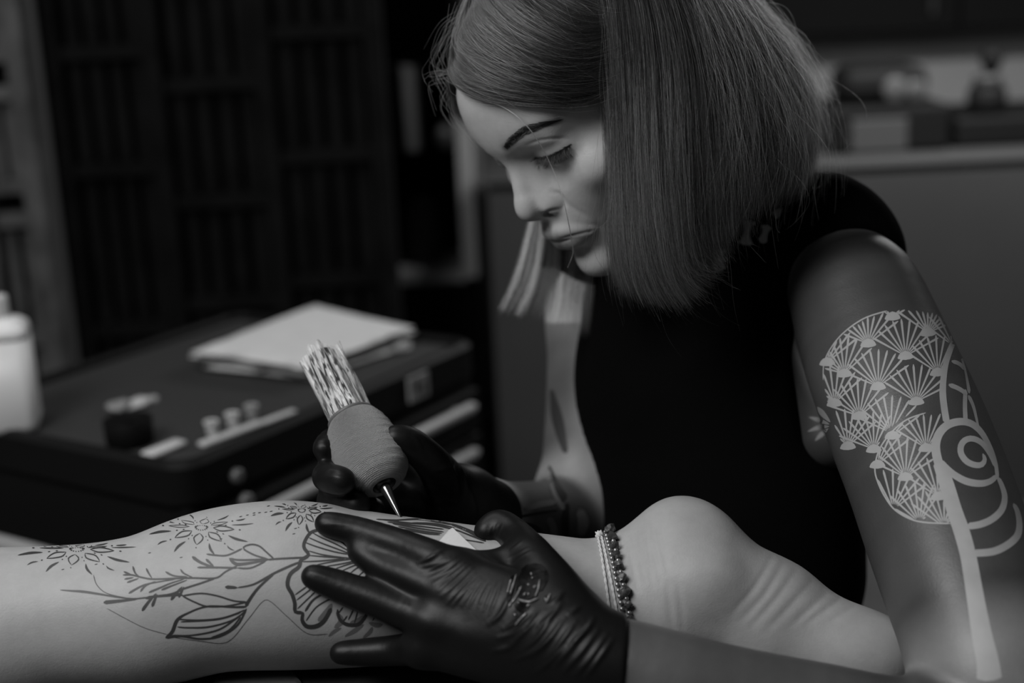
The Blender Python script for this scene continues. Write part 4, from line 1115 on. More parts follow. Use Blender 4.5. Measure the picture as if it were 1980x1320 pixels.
# ------------------------------------------------------------------ table, sheet, paper
zt = min(LEG_W[(np.abs(LV[:, 0] + .16) < .05), 2]) - .0006
table = empty('treatment_table', (-.5, .75, 0)); tag(table, 'black padded treatment table under the tattooed leg', 'table')
M_vinyl = mat('black_vinyl', .030, .6, bump=[(700, .5, .0006)])
box('pad', (-.52, .755, zt - .035), (1.24, .62, .07), M_vinyl, table, bev=.018, seg=4)
box('base_board', (-.52, .755, zt - .082), (1.18, .56, .022), M_dark, table, bev=.003)
for sx in (-1.04, .0):
    for sy in (.52, .99): box('leg', (sx, sy, (zt - .093) / 2), (.05, .05, zt - .093), M_dark, table, bev=.004)
def paper_patch(name, quad, bvh, lifts, m, label, cat):
    n = 16; V = []
    for i in np.linspace(0, 1, n):
        for j in np.linspace(0, 1, n):
            p = (1 - i) * ((1 - j) * np.array(quad[0]) + j * np.array(quad[3])) + i * ((1 - j) * np.array(quad[1]) + j * np.array(quad[2]))
            l = (1 - i) * ((1 - j) * lifts[0] + j * lifts[3]) + i * ((1 - j) * lifts[1] + j * lifts[2])
            V.append(hit(bvh, p[0], p[1], l * MM)[0])
    F = [(i * n + j, (i + 1) * n + j, (i + 1) * n + j + 1, i * n + j + 1) for i in range(n - 1) for j in range(n - 1)]
    o = new_mesh_obj(name, V, F, m, None); sm = o.modifiers.new('thickness', 'SOLIDIFY'); sm.thickness = .0006; sm.offset = 0
    return tag(o, label, cat)
def flat_sheet(name, pts, m, label, cat, th=.0006):
    n = len(pts); V = [np.array(p) for p in pts]; nn = np.cross(V[1] - V[0], V[2] - V[0]); nn = nn / np.linalg.norm(nn) * th / 2
    bm = bmesh.new(); a = [bm.verts.new(Vector(c2w(p + nn))) for p in V]; b = [bm.verts.new(Vector(c2w(p - nn))) for p in V]
    bm.faces.new(a); bm.faces.new(b[::-1])
    for i in range(n): bm.faces.new((a[i], b[i], b[(i + 1) % n], a[(i + 1) % n]))
    bmesh.ops.recalc_face_normals(bm, faces=bm.faces)
    return tag(bm_obj(name, bm, m), label, cat)
flat_sheet('paper_towel', [VP(845, 1051, .9475), VP(868, 1024, .953), VP(875, 1020, .954), VP(928, 1070, .945), VP(930, 1090, .941), VP(870, 1110, .936)], M_paper, 'white folded paper tucked under the gloved left hand', 'towel')
flat_sheet('paper_towel', [on_leg(762, 1150, 1.2), on_leg(771, 1129, 1.2), on_leg(786, 1140, 1.2), on_leg(800, 1160, 1.2)], M_paper, 'tiny white paper corner between the middle and ring fingers', 'towel')
tb = [on_z(x, y, zt) for x, y in ((400, 1292), (655, 1292), (690, 1345), (360, 1345))]
sheet('table_paper', [(430, 1298), (560, 1296), (606, 1352), (392, 1352)], zt + .0003, .0015, .002, 9, mat('table_paper', .13, .9), label='pale crumpled paper on the table under the calf', cat='paper')

# ------------------------------------------------------------------ the artist
artist = empty('person', c2w(VP(1390, 1150, 1.28)))
tag(artist, 'woman with a straight bob and blackwork sleeve bending over the leg', 'person')
PV = np.concatenate([BV, HVv]); PQ = np.concatenate([BQ, HQ + len(BV)])
nb = len(BV)
def dist_chain(P, ch):
    C = np.array([list(p) + [r] for p, r in ch]); best = np.full(len(P), 9.0)
    for a, b in zip(C[:-1], C[1:]):
        ab = b[:3] - a[:3]; t = np.clip(((P - a[:3]) @ ab) / (ab @ ab), 0, 1)
        best = np.minimum(best, np.linalg.norm(P - a[:3] - t[:, None] * ab, axis=1) - (a[3] + (b[3] - a[3]) * t))
    return best
fore = [pt(1925, 1300, .895, 47), pt(1900, 1420, .88, 44), pt(1760, 1448, .872, 42), pt(1580, 1408, .872, 39), pt(1400, 1352, .872, 32.5), pt(1215, 1292, .872, 28.5)]
ink_v = np.zeros(len(PV))
dn, df = dist_chain(BV, NEAR_ARM), dist_chain(BV, fore)
ink_v[:nb] = np.maximum(np.clip(1 - dn / .012, 0, 1), np.clip(1 - df / .012, 0, 1) * .93)
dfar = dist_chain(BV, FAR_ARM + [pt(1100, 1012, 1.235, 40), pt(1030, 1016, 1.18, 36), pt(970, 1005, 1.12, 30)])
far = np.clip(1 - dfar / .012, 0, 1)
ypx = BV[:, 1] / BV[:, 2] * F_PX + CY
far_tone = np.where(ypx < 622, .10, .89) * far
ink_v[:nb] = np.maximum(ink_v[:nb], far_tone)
side = np.clip(1 - dist_chain(BV, [pt(1590, 690, 1.13, 33), pt(1602, 840, 1.12, 27)]) / .006, 0, 1)
ink_v[:nb] = np.maximum(ink_v[:nb], .93 * side)
M_skin = skin_material('artist_skin', .46, attr='ink', ink=.019, rough=.42)
# lips and lids a shade darker
hl = HV.copy(); hl[:, 0] = np.abs(hl[:, 0])
def near_line(pts, w):
    best = np.full(len(hl), 9.0)
    for a, b in zip(pts[:-1], pts[1:]):
        ab = b - a; t = np.clip(((hl - a) @ ab) / (ab @ ab), 0, 1)
        best = np.minimum(best, np.linalg.norm(hl - a - t[:, None] * ab, axis=1))
    return np.exp(-(best / w) ** 2)
lips = np.maximum(near_line([mm(0, 96, -45), mm(9, 94, -44.2), mm(18, 88, -47.2), mm(26, 80.5, -50.8)], 3.7 * MM), near_line([mm(0, 94, -55), mm(9, 92, -54.6), mm(17, 86, -53.8), mm(25, 80, -52)], 4.2 * MM))
lids = near_line([mm(20, 80, 10), mm(29, 82, 8.5), mm(38, 78, 9.5), mm(46, 69, 13)], 4.5 * MM) + .8 * near_line([mm(20, 80, 16), mm(29, 81, 17), mm(40, 76, 17), mm(47, 68, 15)], 5 * MM)
ink_v[nb:] = np.clip(.74 * lips + .30 * np.clip(lids, 0, 1), 0, 1)
PW = c2w(PV)
for pts_, w_, a_m in (([(977, 286), (994, 268), (1014, 253), (1030, 247), (1052, 240), (1078, 233)], 3.0, .75), ([(1036, 306), (1062, 302), (1080, 294), (1102, 282)], 1.5, .8), ([(1050, 318), (1075, 316), (1100, 304)], 3.0, .30)):
    P_ = np.array([v2head(w2c(hit(HEAD_BVH, x, y)[0])) for x, y in pts_]); P_[:, 0] = np.abs(P_[:, 0])
    ink_v[nb:] = np.maximum(ink_v[nb:], a_m * near_line(list(P_), w_ * MM))
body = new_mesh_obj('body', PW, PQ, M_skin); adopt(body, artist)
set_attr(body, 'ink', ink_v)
BODY_BVH = bvh_of(PW, PQ)
M_shirt = mat('black_cotton', .003, .95, spec=.03, bump=[(350, .3, .0008), (30, .25, .004)])
SHIRT_W = c2w(SV)
shirt = new_mesh_obj('shirt', SHIRT_W, SQ, M_shirt); adopt(shirt, artist); shirt['label'] = 'sleeveless black top'
SHIRT_BVH = bvh_of(SHIRT_W, SQ)
# skin showing through the slits of the neckline
M_slit = mat('skin_in_slits', .55, .6)
for sl in (([(1449, 427), (1447, 440), (1444, 458), (1442, 474)], (30, 13, 14, 34)), ([(1484, 436), (1480, 450), (1474, 470)], (26, 11, 20)), ([(1484, 400), (1497, 408), (1510, 415)], (24, 11, 30)), ([(1388, 482), (1389, 500), (1390, 524)], (38, 15, 32)), ([(1530, 346), (1541, 350), (1552, 354)], (16, 7, 14))):
    strokes_mesh('neckline_slit', [sl], SHIRT_BVH, M_slit, artist, lift=.5, label='pale skin seen through a slit in the neckline')

# blackwork sleeve: skin left bare as light lines
M_bare = mat('bare_skin_lines', .40, .5, noise=(60, .08))
LINES = []
def inside(poly, x, y):
    c = False; n = len(poly)
    for i in range(n):
        x1, y1 = poly[i]; x2, y2 = poly[(i + 1) % n]
        if (y1 > y) != (y2 > y) and x < (x2 - x1) * (y - y1) / (y2 - y1) + x1: c = not c
    return c
LOW = [(1692, 905), (1700, 870), (1722, 838), (1752, 812), (1790, 798), (1822, 800), (1818, 830), (1806, 855), (1806, 890), (1818, 940), (1832, 985), (1838, 1012), (1790, 1010), (1760, 1003), (1730, 985), (1710, 958), (1697, 930)]
UP = [(1592, 735), (1594, 700), (1610, 668), (1635, 640), (1672, 615), (1715, 601), (1765, 598), (1805, 604), (1832, 622), (1845, 650), (1828, 700), (1822, 760), (1824, 796), (1788, 794), (1750, 806), (1716, 832), (1694, 866), (1686, 908), (1655, 906), (1645, 880), (1625, 850), (1602, 790)]
def fan(cx, cy, tilt, R, poly, others, r0=15):
    for k in range(10):
        a = math.radians(tilt + (k - 4.5) * 13.6)
        dx, dy = math.sin(a), -math.cos(a)
        seg = []
        for t in np.linspace(.12, 1.0, 22):
            x, y = cx + dx * R * t, cy + dy * R * t
            own = math.hypot(x - cx, y - cy)
            if any(q[1] > cy + 6 and math.hypot(x - q[0], y - q[1]) < 40 and y < q[1] + 2 and math.hypot(cx - q[0], cy - q[1]) > 42 for q in others): break
            if not inside(poly, x, y):
                if seg: break
                continue
            seg.append((x, y))
        if len(seg) > 2: LINES.append((seg, (2.4, 3.4, 4.4)))
    if inside(poly, cx, cy): LINES.append(([(cx - r0, cy + 5), (cx, cy - 1), (cx + r0, cy + 3)], (6, 18, 6)))
FU = ((1679, 664, -8), (1726, 612, 0), (1794, 643, 6), (1751, 688, 0), (1633, 722, -14), (1698, 747, -6), (1813, 720, 4), (1772, 776, 2), (1614, 779, -14), (1662, 804, -10), (1842, 668, 8), (1722, 836, -4), (1640, 862, -12), (1600, 700, -10), (1690, 868, -8))
for x, y, t in FU: fan(x, y, t, 72, UP, FU)
FL = ((1751, 922, -4), (1791, 866, 2), (1726, 842, -8), (1697, 898, -10), (1814, 960, 4), (1778, 1010, 0), (1728, 984, -8), (1826, 1018, 6))
for x, y, t in FL: fan(x, y, t, 78, LOW, FL)
def edge(poly, w):
    LINES.append((poly, w))
edge(LOW[-6:] + LOW[:5], (3, 3)); edge([UP[0], UP[1], UP[2], UP[3], UP[4], UP[5]], (2, 3))
E5 = lambda *p: tr(p, 2.5375, 1580, 800)
E4 = lambda *p: tr(p, 2.64, 1480, 340)
def line(p, *w): LINES.append((p, w))
line(E4((978, 800), (945, 890), (920, 960), (908, 1040), (905, 1110), (912, 1180), (925, 1262)), 6, 11, 13, 13)
line(E4((978, 800), (985, 870), (1018, 990), (1032, 1060), (1040, 1110)), 4, 4, 7); line(E4((1020, 1090), (1018, 1180), (1022, 1260)), 8, 9); line(E4((1035, 1120), (1062, 1180), (1088, 1290)), 7, 6, 4)
line(E4((950, 945), (990, 960), (1022, 992)), 8, 7); line(E4((935, 1065), (985, 1085), (1030, 1115)), 9, 8)
line(E5((620, 300), (590, 220), (582, 150), (600, 95), (640, 55), (700, 38), (755, 48), (800, 85), (835, 140), (862, 200), (878, 260), (884, 320)), 18, 17, 16, 14, 11, 8, 7)
line(E5((600, 230), (660, 290), (730, 330), (800, 342), (850, 330), (884, 300)), 12, 14, 13, 9)
line(E5((812, 195), (822, 225), (805, 250), (770, 250), (732, 232), (706, 195), (706, 155), (728, 128), (765, 122), (810, 145), (848, 200), (874, 262)), 5, 11, 12, 12, 12, 10, 6)
line(E5((592, 230), (630, 330), (672, 470), (710, 580), (742, 700), (768, 850), (790, 980), (812, 1100), (838, 1220), (846, 1310)), 22, 28, 30, 31, 31, 33, 36, 40, 44, 50)
line(E5((735, 552), (800, 542), (860, 515), (905, 470), (920, 410), (905, 350), (885, 310)), 13, 14, 13, 10, 7)
line(E5((765, 684), (860, 676), (930, 645), (980, 600), (992, 545), (982, 480), (962, 440)), 14, 15, 14, 11, 7)
strokes_mesh('sleeve_tattoo', LINES, BODY_BVH, M_bare, artist, lift=.15, step=6, label='light fan and spiral pattern left bare in the blackwork')
PET = [([(1606, 816), (1590, 798), (1581, 786)], (3, 11, 2)), ([(1604, 820), (1584, 812), (1564, 806)], (3, 9, 2)), ([(1604, 824), (1584, 826), (1562, 834)], (3, 9, 2)), ([(1602, 828), (1588, 840), (1576, 852)], (3, 9, 2))]
BOTH_BVH = bvh_of(np.concatenate([PW, SHIRT_W]), np.concatenate([PQ, SQ + len(PW)]))
strokes_mesh('petal_tattoo', PET, BOTH_BVH, mat('petal_skin', .26, .5), artist, lift=.2)
FAR = [([(1066, 752), (1078, 810), (1094, 876)], (6, 22, 10)), ([(1062, 900), (1072, 940), (1092, 968)], (5, 22, 20)), ([(1098, 972), (1092, 1000), (1094, 1040)], (9, 14, 14)), ([(1000, 1000), (1040, 992), (1080, 985)], (4, 6, 3)), ([(960, 1022), (1010, 1018), (1040, 1026), (1052, 1048)], (5, 16, 14, 6))]
strokes_mesh('far_arm_tattoo', FAR, BODY_BVH, mat('faded_ink', .022, .5), artist, lift=.15, label='dark leaf tattoo on the farther arm')
FARL = [([(1058, 905), (1070, 950), (1090, 985)], (10, 8, 10)), ([(1012, 985), (1045, 975), (1075, 970)], (8, 12, 10)), ([(1060, 1000), (1070, 1020), (1072, 1045)], (12, 14, 12)), ([(1120, 985), (1128, 1010), (1122, 1036)], (14, 22, 14))]
strokes_mesh('far_arm_bands', FARL, BODY_BVH, mat('bare_skin_bands', .20, .5), artist, lift=.18)

# ------------------------------------------------------------------ gloves
GLOVE_BVH = bvh_of(c2w(GV), GQ)
C3 = lambda *p: tr(p, 4.715, 840, 960)
C1 = lambda *p: tr(p, 2.829, 540, 940)
TENSE = [C1((770, 440), (850, 425), (930, 385)), C1((800, 470), (880, 430), (960, 390)), C1((820, 500), (910, 460), (990, 400)), C1((840, 530), (930, 480), (1010, 420)), C1((870, 570), (950, 500), (1030, 430)), C1((890, 600), (970, 530), (1050, 450)),
         C1((920, 640), (990, 560), (1070, 480)), C1((950, 650), (1010, 580), (1090, 500)), C1((1000, 650), (1040, 590), (1100, 510)), C1((1040, 660), (1070, 600), (1120, 520)), C1((1090, 660), (1120, 590), (1160, 520)), C1((1120, 680), (1150, 600), (1185, 520)),
         C1((800, 400), (850, 370), (900, 345)), C1((760, 420), (820, 395), (880, 365)), C1((1150, 700), (1190, 600), (1215, 530))]
CUFF = [C1((1230, 780), (1300, 740), (1380, 660)), C1((1270, 850), (1360, 780), (1440, 680)), C1((1330, 900), (1420, 820), (1500, 700)), C1((1380, 930), (1460, 860), (1560, 720)), C1((1440, 960), (1520, 880), (1620, 740)), C1((1500, 990), (1580, 900), (1690, 770)),
        C1((1560, 1010), (1640, 920), (1740, 790)), C1((1620, 1030), (1700, 940), (1790, 810)), C1((1200, 830), (1290, 800), (1380, 720)), C1((1290, 950), (1400, 900), (1480, 830)), C1((1400, 1020), (1480, 960), (1560, 880)), C1((1300, 690), (1360, 640), (1400, 600)),
        C1((1420, 760), (1500, 700), (1540, 640)), C1((1590, 860), (1680, 790), (1720, 720)), C1((1170, 900), (1260, 880), (1340, 800)), C1((1680, 1040), (1750, 940), (1820, 840)), C1((1150, 750), (1210, 700), (1260, 600)), C1((1560, 700), (1600, 690), (1640, 660)), C1((1480, 640), (1520, 620), (1550, 580))]
THUMB = [C3((545, 240), (510, 310), (500, 380)), C3((580, 250), (550, 300), (520, 350)), C3((620, 260), (590, 320), (560, 370)), C3((700, 480), (760, 440), (800, 400)), C3((660, 560), (760, 520), (850, 470)), C3((720, 600), (800, 540), (880, 500))]
TIPS = [cq((400, 215), (520, 205), (700, 210)), cq((400, 365), (560, 350), (760, 360)), cr((200, 130), (330, 190), (480, 240)), cr((250, 120), (380, 180), (500, 225)), cr((1290, 560), (1320, 500)), cr((1340, 590), (1350, 510)), cr((1380, 580), (1375, 500))]
GV2 = crease(GV, GQ, GLOVE_BVH, TENSE, 1.1 * MM, .45 * MM)
GV2 = crease(GV2, GQ, GLOVE_BVH, THUMB, 1.2 * MM, .4 * MM)
GV2 = crease(GV2, GQ, GLOVE_BVH, TIPS, 1.1 * MM, .22 * MM)
GV2 = crease(GV2, GQ, GLOVE_BVH, CUFF, 1.7 * MM, .95 * MM)
M_glove = mat('black_nitrile', .006, .43, spec=.24, bump=[(140, .15, .0015), (900, .08, .0003)])
gl = new_mesh_obj('glove', c2w(GV2), GQ, M_glove); adopt(gl, artist); gl['label'] = 'black nitrile glove spread over the calf'
GLOVE_BVH = bvh_of(c2w(GV2), GQ)
gr = new_mesh_obj('glove', c2w(RV), RQ, M_glove); adopt(gr, artist); gr['label'] = 'black nitrile glove gripping the tattoo machine'
M_wet = mat('wet_ink', .003, .30, spec=.08, bump=[(160, .25, .002)])
M_gel_glint = mat('gel_glint', .20, .07, spec=1.0)  # pale ridges trace the glints on the wet smear, highlights put into colour
strokes_mesh('wet_smear', [(C3((860, 620), (880, 700), (850, 820), (800, 940)), (30, 40, 46, 24)), (C3((930, 620), (960, 720), (930, 860)), (14, 34, 20)), (C3((720, 720), (700, 850), (670, 960)), (8, 12, 8)), (C3((760, 950), (800, 1000), (850, 960)), (18, 26, 12)), (C3((1040, 900), (1030, 940), (1020, 970)), (10, 14, 8)), (C3((730, 1060), (750, 1085)), (8, 6))], GLOVE_BVH, M_wet, artist, lift=.5, step=4, label='wet glossy ink smear on the glove')
GEL_GLINTS = [C3((745, 715), (722, 800), (692, 890)), C3((700, 760), (680, 830), (668, 880)), C3((795, 820), (745, 920), (700, 975)), C3((962, 760), (945, 860), (915, 915)), C3((770, 938), (850, 962), (955, 928)), C3((815, 905), (832, 880)), C3((850, 800), (868, 815)),
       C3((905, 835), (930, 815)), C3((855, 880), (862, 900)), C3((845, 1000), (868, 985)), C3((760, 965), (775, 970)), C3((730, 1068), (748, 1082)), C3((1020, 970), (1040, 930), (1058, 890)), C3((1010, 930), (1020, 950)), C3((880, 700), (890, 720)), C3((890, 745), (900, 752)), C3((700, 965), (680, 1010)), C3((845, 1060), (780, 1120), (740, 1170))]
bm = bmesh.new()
for l in GEL_GLINTS:
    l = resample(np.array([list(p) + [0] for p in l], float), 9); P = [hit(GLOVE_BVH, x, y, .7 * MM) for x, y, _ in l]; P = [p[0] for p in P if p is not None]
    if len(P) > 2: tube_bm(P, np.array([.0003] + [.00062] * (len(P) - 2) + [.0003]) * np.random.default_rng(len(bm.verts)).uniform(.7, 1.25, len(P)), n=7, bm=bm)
adopt(bm_obj('gel_glint_ridge', bm, M_gel_glint, None, smooth=True), artist)

# ------------------------------------------------------------------ hair, brows, lashes
M_hd = hair_material('hair_dark', .008, .028, at=.6, ior=1.26); M_hm = hair_material('hair_mid', .026, .11, at=.55, ior=1.36); M_hl = hair_material('hair_light', .24, .55, at=.5)
M_far = hair_material('hair_bleached_ends', .06, .85, at=.62)
M_mass = mat('hair_mass', .007, .9, spec=.05)
def split(S, seed, p):
    r = np.random.default_rng(seed); k = r.choice(3, len(S), p=p); return [S[k == i] for i in range(3)]
SB = grow(B_GUIDES, 17000, .016, .0019, 150, .62, .075, 1)
SA = grow(A_GUIDES, 10000, .0045, .0008, 90, .4, .02, 2, to_head)
SE = grow(E_GUIDES, 1500, .004, .0016, 20, .3, .05, 3, to_head)
b_, a_ = split(SB, 5, (.75, .18, .07)), split(SA, 6, (.74, .18, .08))
fl = grow(B_GUIDES, 420, .004, .0060, 60, .1, .12, 9); fa = grow(A_GUIDES, 160, -.004, .0045, 30, .1, .2, 10, to_head)
def flyaways(n, seed):
    r = np.random.default_rng(seed); out = []
    for _ in range(n):
        i = r.integers(0, len(SB)); s = SB[i].copy(); k = r.integers(2, 8)
        d = r.normal(0, 1, 3) * .012; t = np.clip((np.arange(KH) - k) / (KH - k), 0, 1)
        out.append(s + d * (t ** 1.6)[:, None] + np.array([.004, 0, -.004]) * t[:, None])
    return np.array(out)
WISP = []
for p in ([(884, 10, 1.05), (862, 70, 1.05), (842, 100, 1.05), (838, 105, 1.05), (846, 140, 1.05), (862, 165, 1.055)], [(882, 60, 1.06), (856, 110, 1.06), (848, 128, 1.06), (858, 150, 1.06), (876, 168, 1.06)], [(872, 140, 1.06), (850, 145, 1.06), (834, 142, 1.06)], [(880, 150, 1.06), (862, 175, 1.06), (852, 205, 1.06), (872, 240, 1.06)],
          [(880, 165, 1.06), (868, 195, 1.06), (880, 235, 1.06), (912, 270, 1.06)], [(878, 140, 1.06), (850, 138, 1.06), (830, 150, 1.06)], [(886, 30, 1.06), (858, 52, 1.06), (836, 100, 1.06)], [(890, 150, 1.06), (866, 150, 1.06), (846, 158, 1.06), (856, 185, 1.06), (872, 215, 1.06)],
          [(935, 192, 1.012), (975, 208, 1.003), (1012, 236, .998), (1042, 276, 1.0), (1066, 322, 1.01), (1084, 370, 1.01), (1096, 418, 1.01), (1104, 460, 1.015), (1107, 490, 1.02), (1097, 517, 1.02)],
          [(938, 193, 1.012), (980, 211, 1.003), (1016, 241, .998), (1045, 281, 1.0), (1068, 327, 1.01), (1085, 373, 1.01), (1097, 421, 1.01), (1106, 470, 1.015)],
          [(1184, 330, 1.0), (1183, 380, 1.0), (1176, 420, 1.0), (1165, 436, 1.0), (1152, 441, 1.0)], [(1100, 262, 1.02), (1112, 280, 1.02), (1116, 310, 1.02), (1110, 335, 1.02)]):
    WISP.append(resample(np.array([VP(*q) for q in p]), KH))
def wisp_var(W, n, sp, seed):
    r = np.random.default_rng(seed); out = list(W)
    for w in W[:8]:
        for _ in range(n): out.append(w + r.normal(0, sp, 3) + np.linspace(0, 1, KH)[:, None] * r.normal(0, sp * 1.5, 3))
    return np.array(out)
WS = wisp_var(WISP, 5, .0028, 3)
FZ = grow(B_GUIDES[4:], 520, -.003, .0075, 90, .1, .15, 31)
def part_of(S, a, b):                             # the stretch a..b of each strand
    x = np.linspace(a, b, KH) * (KH - 1); i = np.clip(x.astype(int), 0, KH - 2); f = (x - i)[None, :, None]
    return S[:, i] * (1 - f) + S[:, i + 1] * f
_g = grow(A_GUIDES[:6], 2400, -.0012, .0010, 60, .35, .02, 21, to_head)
LIT_ROOTS = np.concatenate([part_of(_g[k::12], 0, .16 + .045 * k) for k in range(12)])  # paler strands near the roots: light falling on the hair put into colour
_g = grow(B_GUIDES[:4], 520, -.001, .0016, 16, .6, .05, 22)
ENDS = np.concatenate([part_of(_g[k::10], .42 + .04 * k, 1.0) for k in range(10)])
for nm, groups, m in (('hair', [b_[0], a_[0], SE[:600]], M_hd), ('hair', [b_[1], a_[1], SE[600:], fl, FZ[260:], grow(L_GUIDES[1:], 900, .010, .0014, 8, .8, .05, 14)], M_hm), ('hair', [b_[2], a_[2], fa, FZ[:260], flyaways(420, 4), WS, ENDS], M_hl), ('hair', [np.array([w + o for w in WISP[8:10] for o in ((0, 0, 0), (.0004, 0, 0), (.0002, .0004, 0))])], M_hl), ('hair', [LIT_ROOTS], hair_material('hair_lit_roots', .06, .10, at=.5))):
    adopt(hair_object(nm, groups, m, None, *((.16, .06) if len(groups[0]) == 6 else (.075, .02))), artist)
lk = hair_object('hair_lock', [grow([g, [q + np.array([w, 0, .004]) for q in g]], n, .005, .0009, 4, .5, .16, 40 + k) for k, (g, w, n) in enumerate(((L_GUIDES[0], .0026, 240), ([.45 * a + .55 * b for a, b in zip(*L_GUIDES[:2])], .0016, 110), (L_GUIDES[1], .0052, 420)))], M_far, None, r0=.09, r1=.03); adopt(lk, artist); lk['label'] = 'lock with bleached ends hanging beyond the chin'
for g, i, t, c, w in ((B_GUIDES, .007, .012, .86, None), (A_GUIDES, .0042, .003, .97, to_head), (E_GUIDES, .004, .003, .8, to_head), (L_GUIDES[1:], .006, .012, .86, None)):
    v, f = hair_mass('hair_mass', g, M_mass, i, t, c, w)
    o = new_mesh_obj('hair_mass', v, f, M_mass); adopt(o, artist); o['kind'] = 'stuff'
# back of the bob, behind the near side
back = Field(); back.ell(HEAD_C + np.array([.045, -.005, .02]), (.08, .10, .07), 0); back.cone(VP(1380, 80, 1.11), VP(1450, 320, 1.10), .042, .040, .03)
back.ell(head2v(mm(0, -30, 60)), (.0735, .0735, .0735), .01)
bv, bq = back.mesh((-.10, -.40, .94), (.28, -.08, 1.26), 4 * MM)
o = new_mesh_obj('hair_mass', c2w(bv), bq, M_mass); adopt(o, artist); o['kind'] = 'stuff'
def short_hairs(name, roots, m, r0, r1, label):
    """roots = [(x, y, dx, dy, lift)] seen on the face"""
    out = []
    for x, y, dx, dy, lift, curl in roots:
        a = hit(HEAD_BVH, x, y, .0)
        if a is None: continue
        p0 = w2c(a[0]); n = a[1] @ M3
        d = p0[2]; v = np.array([dx / F_PX * d, dy / F_PX * d, 0.0])
        v = v - n * (v @ n) * .9; L = math.hypot(dx, dy) / F_PX * d
        pts = [p0 + v * t + n * (L * lift * (t ** .7)) + curl * np.array([0, -L, 0]) * t * t for t in np.linspace(0, 1, 6)]
        out.append(pts)
    o = hair_object(name, [np.array(out)], m, None, r0, r1); adopt(o, artist); o['label'] = label
    return o
M_brow = hair_material('brow_hair', .006, .01, rough=.6, ior=1.2); r = np.random.default_rng(3)
R_ = []
bp = resample(np.array([(977, 286, 0), (994, 268, 0), (1014, 253, 0), (1030, 247, 0), (1052, 240, 0), (1082, 233, 0)], float), 60)
for _ in range(1000):
    t = r.uniform(0, 1) ** 1.1; i = int(t * 58); p, q = bp[i], bp[i + 1]; dx, dy = (q - p)[:2] / np.linalg.norm((q - p)[:2])
    wd = np.interp(t, [0, .12, .5, .75, 1], [5, 9, 9.5, 6, 1.5]); o_ = r.uniform(-wd, wd)
    if t > .5 and r.uniform() < .5: continue
    ang = math.atan2(dy, dx) + (-.5 if o_ > 0 else .25) * (1 - .6 * t) + r.normal(0, .08); L = r.uniform(10, 16)
    R_.append((p[0] - dy * o_, p[1] + dx * o_, L * math.cos(ang), L * math.sin(ang), .10, 0))
short_hairs('eyebrow', R_, M_brow, .075, .03, 'dark arched eyebrow')
R_ = []
lp = resample(np.array([(1036, 305, 0), (1048, 304, 0), (1062, 301, 0), (1078, 294, 0), (1092, 286, 0), (1102, 281, 0)], float), 60)
for _ in range(130):
    t = r.uniform(0, 1); i = int(t * 58); p = lp[i]; L = r.uniform(9, 19)
    a = math.radians(np.interp(t, [0, .3, 1], [150, 118, 78]) + r.normal(0, 9))
    R_.append((p[0], p[1] + r.normal(0, 1.2), L * math.cos(a), L * math.sin(a), .55, -.15))
for _ in range(160):
    t = r.uniform(0, 1); i = int(t * 58); p, q = lp[i], lp[i + 1]; d = (q - p)[:2] / np.linalg.norm((q - p)[:2])
    R_.append((p[0], p[1] + r.normal(0, 1.0), d[0] * 7, d[1] * 7, .06, 0))
for _ in range(50):
    t = r.uniform(.1, 1); i = int(t * 58); p = lp[i]; a = math.radians(np.interp(t, [0, 1], [125, 60]) + r.normal(0, 10))
    R_.append((p[0] + 4 * t, p[1] + 16 + r.normal(0, 1.5), 8 * math.cos(a), 8 * math.sin(a), .3, 0))
short_hairs('eyelash', R_, M_brow, .14, .04, 'dark lashes of the lowered eye')
fl_ = []
for k in range(12):
    a = VP(986 + k % 3, 311 + k % 4, 1.118); L = np.array([-.0062, .0034, 0]) * r.uniform(.6, 1.1) + r.normal(0, .0006, 3)
    fl_.append([a + L * t + np.array([0, .0012, 0]) * math.sin(t * 2) for t in np.linspace(0, 1, 6)])
o = hair_object('eyelash', [np.array(fl_)], M_brow, None, .12, .03); adopt(o, artist)

# ------------------------------------------------------------------ the tattoo machine
TIP, TOP = c2w(VP(776, 1004, .977)), c2w(VP(618, 686, 1.052))
ax = TOP - TIP; LM = np.linalg.norm(ax); ax /= LM
mach = empty('tattoo_machine', TIP); tag(mach, 'tattoo machine with pale bandage wrapped grip held in the right glove', 'machine')
M_wrap = bpy.data.materials.new('bandage_wrap'); M_wrap.use_nodes = True
nt = M_wrap.node_tree; b = nt.nodes['Principled BSDF']; b.inputs['Roughness'].default_value = .9; b.inputs['Specular IOR Level'].default_value = .15
at = nt.nodes.new('ShaderNodeAttribute'); at.attribute_name = 'wrap'
wv = nt.nodes.new('ShaderNodeTexWave'); wv.bands_direction = 'Y'; wv.inputs['Scale'].default_value = 9; wv.inputs['Distortion'].default_value = 3; wv.inputs['Detail'].default_value = 3
vo = nt.nodes.new('ShaderNodeTexVoronoi'); vo.inputs['Scale'].default_value = 62
no = nt.nodes.new('ShaderNodeTexNoise'); no.inputs['Scale'].default_value = 14
for n_ in (wv, vo, no): nt.links.new(at.outputs['Vector'], n_.inputs['Vector'])
ad = nt.nodes.new('ShaderNodeMath'); ad.operation = 'MULTIPLY_ADD'; nt.links.new(wv.outputs['Fac'], ad.inputs[0]); ad.inputs[1].default_value = .45; nt.links.new(vo.outputs['Distance'], ad.inputs[2])
bu = nt.nodes.new('ShaderNodeBump'); bu.inputs['Strength'].default_value = 1.0; bu.inputs['Distance'].default_value = .004
nt.links.new(ad.outputs[0], bu.inputs['Height']); nt.links.new(bu.outputs[0], b.inputs['Normal'])
